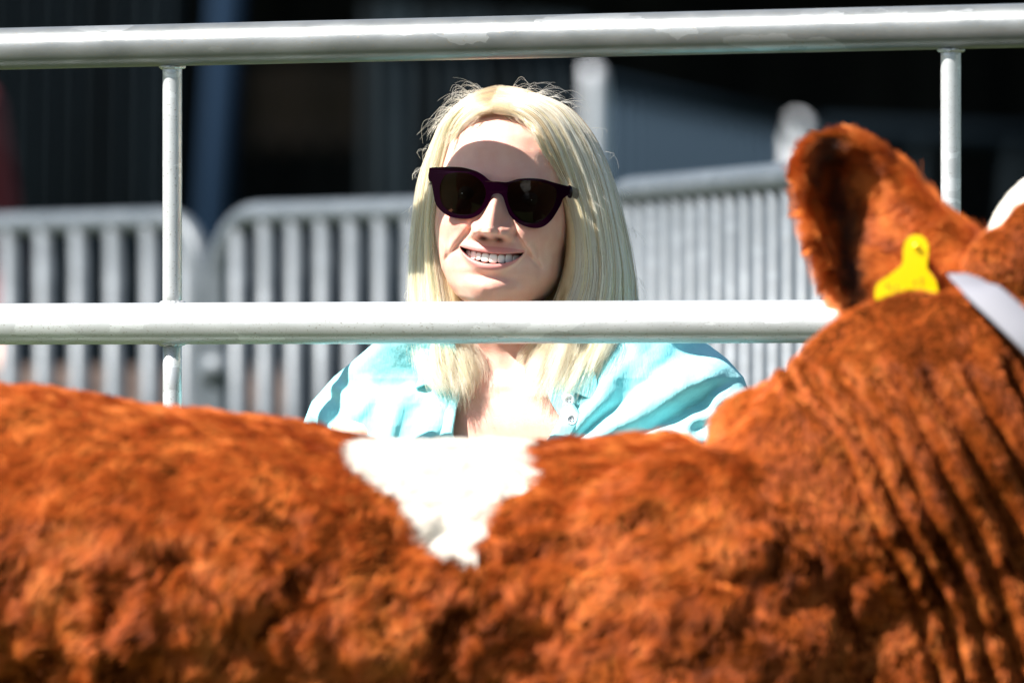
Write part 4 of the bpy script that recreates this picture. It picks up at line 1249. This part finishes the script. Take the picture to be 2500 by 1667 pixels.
# parametric distance to the dark slot: position along the ear
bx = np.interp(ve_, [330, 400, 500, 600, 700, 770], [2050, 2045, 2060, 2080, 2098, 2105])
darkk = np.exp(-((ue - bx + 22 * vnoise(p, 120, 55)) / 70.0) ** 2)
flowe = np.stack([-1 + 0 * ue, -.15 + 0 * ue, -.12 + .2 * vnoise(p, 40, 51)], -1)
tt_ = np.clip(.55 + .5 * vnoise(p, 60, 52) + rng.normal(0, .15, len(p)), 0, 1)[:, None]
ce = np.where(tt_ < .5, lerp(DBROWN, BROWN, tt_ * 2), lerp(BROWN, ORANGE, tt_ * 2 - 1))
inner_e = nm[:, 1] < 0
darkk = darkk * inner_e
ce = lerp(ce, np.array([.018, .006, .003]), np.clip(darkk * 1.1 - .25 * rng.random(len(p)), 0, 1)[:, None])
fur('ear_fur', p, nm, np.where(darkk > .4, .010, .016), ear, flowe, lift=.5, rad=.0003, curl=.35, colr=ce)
# long fringe on the rim
m_ = 9000
jj = rng.integers(0, ns_ + nt_ + ns_, m_)
rimpts = np.concatenate([Ve[8:, 0], Ve[-1, :], Ve[12:, -1][::-1]])
ri = rng.uniform(0, len(rimpts) - 1.001, m_); i0 = ri.astype(int); fr2 = (ri - i0)[:, None]
p = rimpts[i0] * (1 - fr2) + rimpts[i0 + 1] * fr2
cen = P(2140, 560, ED)
o_ = p - cen; o_[:, 1] = 0; o_ /= np.linalg.norm(o_, axis=1)[:, None]
o_[:, 0] -= .55; o_ /= np.linalg.norm(o_, axis=1)[:, None]
leftness = sstep(0.3, -.35, o_[:, 0]) if False else np.clip(-o_[:, 0], .25, 1)
d = o_ + np.stack([vnoise(p, 110, 61) * .25, -.25 + vnoise(p, 90, 63) * .3, vnoise(p, 110, 62) * .45 - .12], -1)
s = np.linspace(0, 1, 6)[None, :, None]
L = (.0155 * leftness * rng.uniform(.5, 1.2, m_))[:, None, None]
pts = p[:, None] + d[:, None] * L * s + np.array([0, 0, -1.0]) * L * .25 * s * s
ce = lerp(BROWN, ORANGE, rng.uniform(.2, 1, (m_, 1)))
strands('ear_fringe', pts, np.linspace(.0003, .0001, 6)[None], M_FUR, ear, ce)

# ------- ear tag
def t2(pts): return [(2100 + x / 7.127, 560 + y / 7.127) for x, y in pts]
tago = t2([(970,92),(1050,105),(1120,150),(1165,215),(1190,310),(1185,420),(1170,540),(1165,680),(1225,765),(1300,870),(1345,1000),(1370,1250),(1390,1600),(1360,1690),(900,1740),(440,1700),(330,1600),(280,1400),(256,1180),(262,1040),(310,930),(480,815),(620,705),(725,615),(745,480),(755,330),(785,210),(850,130),(910,100)])
hole = [(2236 + 4.0 * math.cos(a), 600.5 + 4.0 * math.sin(a)) for a in np.linspace(0, 2 * math.pi, 20, endpoint=False)]
loops = [smooth_loop(tago, 110), np.array(hole)]
flat = np.concatenate(loops); tri = tessellate_polygon([[Vector((a, b_, 0)) for a, b_ in L] for L in loops])
def tgd(u, v, off): return P(u, v, 5.166 + off - .000012 * max(v - 700, 0) + .00006 * (u - 2220))
Vf = np.array([tgd(a, b_, -.001) for a, b_ in flat]); Vb = np.array([tgd(a, b_, .001) for a, b_ in flat]); nF = len(flat)
Fg = [tuple(t) for t in tri] + [tuple(i + nF for i in t[::-1]) for t in tri]; o0 = 0
for L in loops:
    for i in range(len(L)):
        a, b_ = o0 + i, o0 + (i + 1) % len(L); Fg.append((a, b_, b_ + nF, a + nF))
    o0 += len(L)
tg = mesh_obj('ear_tag', np.concatenate([Vf, Vb]), Fg, M_TAG, ear, smooth=False)
bm = bmesh.new(); bm.from_mesh(tg.data); bmesh.ops.recalc_face_normals(bm, faces=bm.faces); bm.to_mesh(tg.data); bm.free()
bv = tg.modifiers.new('bev', 'BEVEL'); bv.width = .0007; bv.segments = 3; bv.limit_method = 'ANGLE'
c = tgd(2236, 600.5, -.002)
V_, F_ = tube([c + (0, -.0005, 0), c + (0, .03, 0)], [.0024, .0024], 16); 
MB().add(V_, F_).build('tag_stud', M_TAG, ear)
ink = MB()
for (a, b_, w_, h_) in ((2165, 693, 3, 12), (2174, 700, 3, 10), (2186, 699, 7, 3), (2188, 706, 3, 9), (2232, 685, 4, 10), (2246, 680, 8, 3), (2249, 687, 3, 10), (2160, 722, 6, 8)):
    pts = [tgd(a, b_, -.0013), tgd(a + w_, b_ - 1, -.0013), tgd(a + w_, b_ + h_, -.0013), tgd(a, b_ + h_, -.0013)]
    ink.add(pts, [(0, 1, 2, 3)])
ink.build('faded_marking', M_TAGINK, tg, False)

# ------- halter strap (white webbing round the head behind the ear)
sp_ = [(2335, 668, 5.06), (2362, 684, 5.035), (2400, 712, 5.005), (2470, 775, 4.985), (2540, 845, 4.975), (2610, 930, 4.98), (2680, 1030, 5.0), (2740, 1150, 5.03)]
c = catmull(P(*np.array(sp_).T), 60)
T = np.gradient(c, axis=0); T /= np.linalg.norm(T, axis=1)[:, None]
nrm = np.array([0.25, -1, .25]); nrm = nrm / np.linalg.norm(nrm)
V = []
for k in range(60):
    b_ = np.cross(T[k], nrm); b_ /= np.linalg.norm(b_); w_ = .0138 * min(1, .6 + k / 20)
    for (a1, o1) in ((-1, 0), (-.9, -.0012), (0, -.0018), (.9, -.0012), (1, 0), (.9, .0012), (0, .0012), (-.9, .0012)):
        V.append(c[k] + b_ * w_ * a1 - nrm * o1 * -1)
halter = mesh_obj('halter', V, grid_faces(60, 8, True) + [tuple(range(8)), tuple(range(59 * 8, 60 * 8))[::-1]], M_STRAP)
tag(halter, 'white webbing halter strap running down behind the calf ear', 'halter')
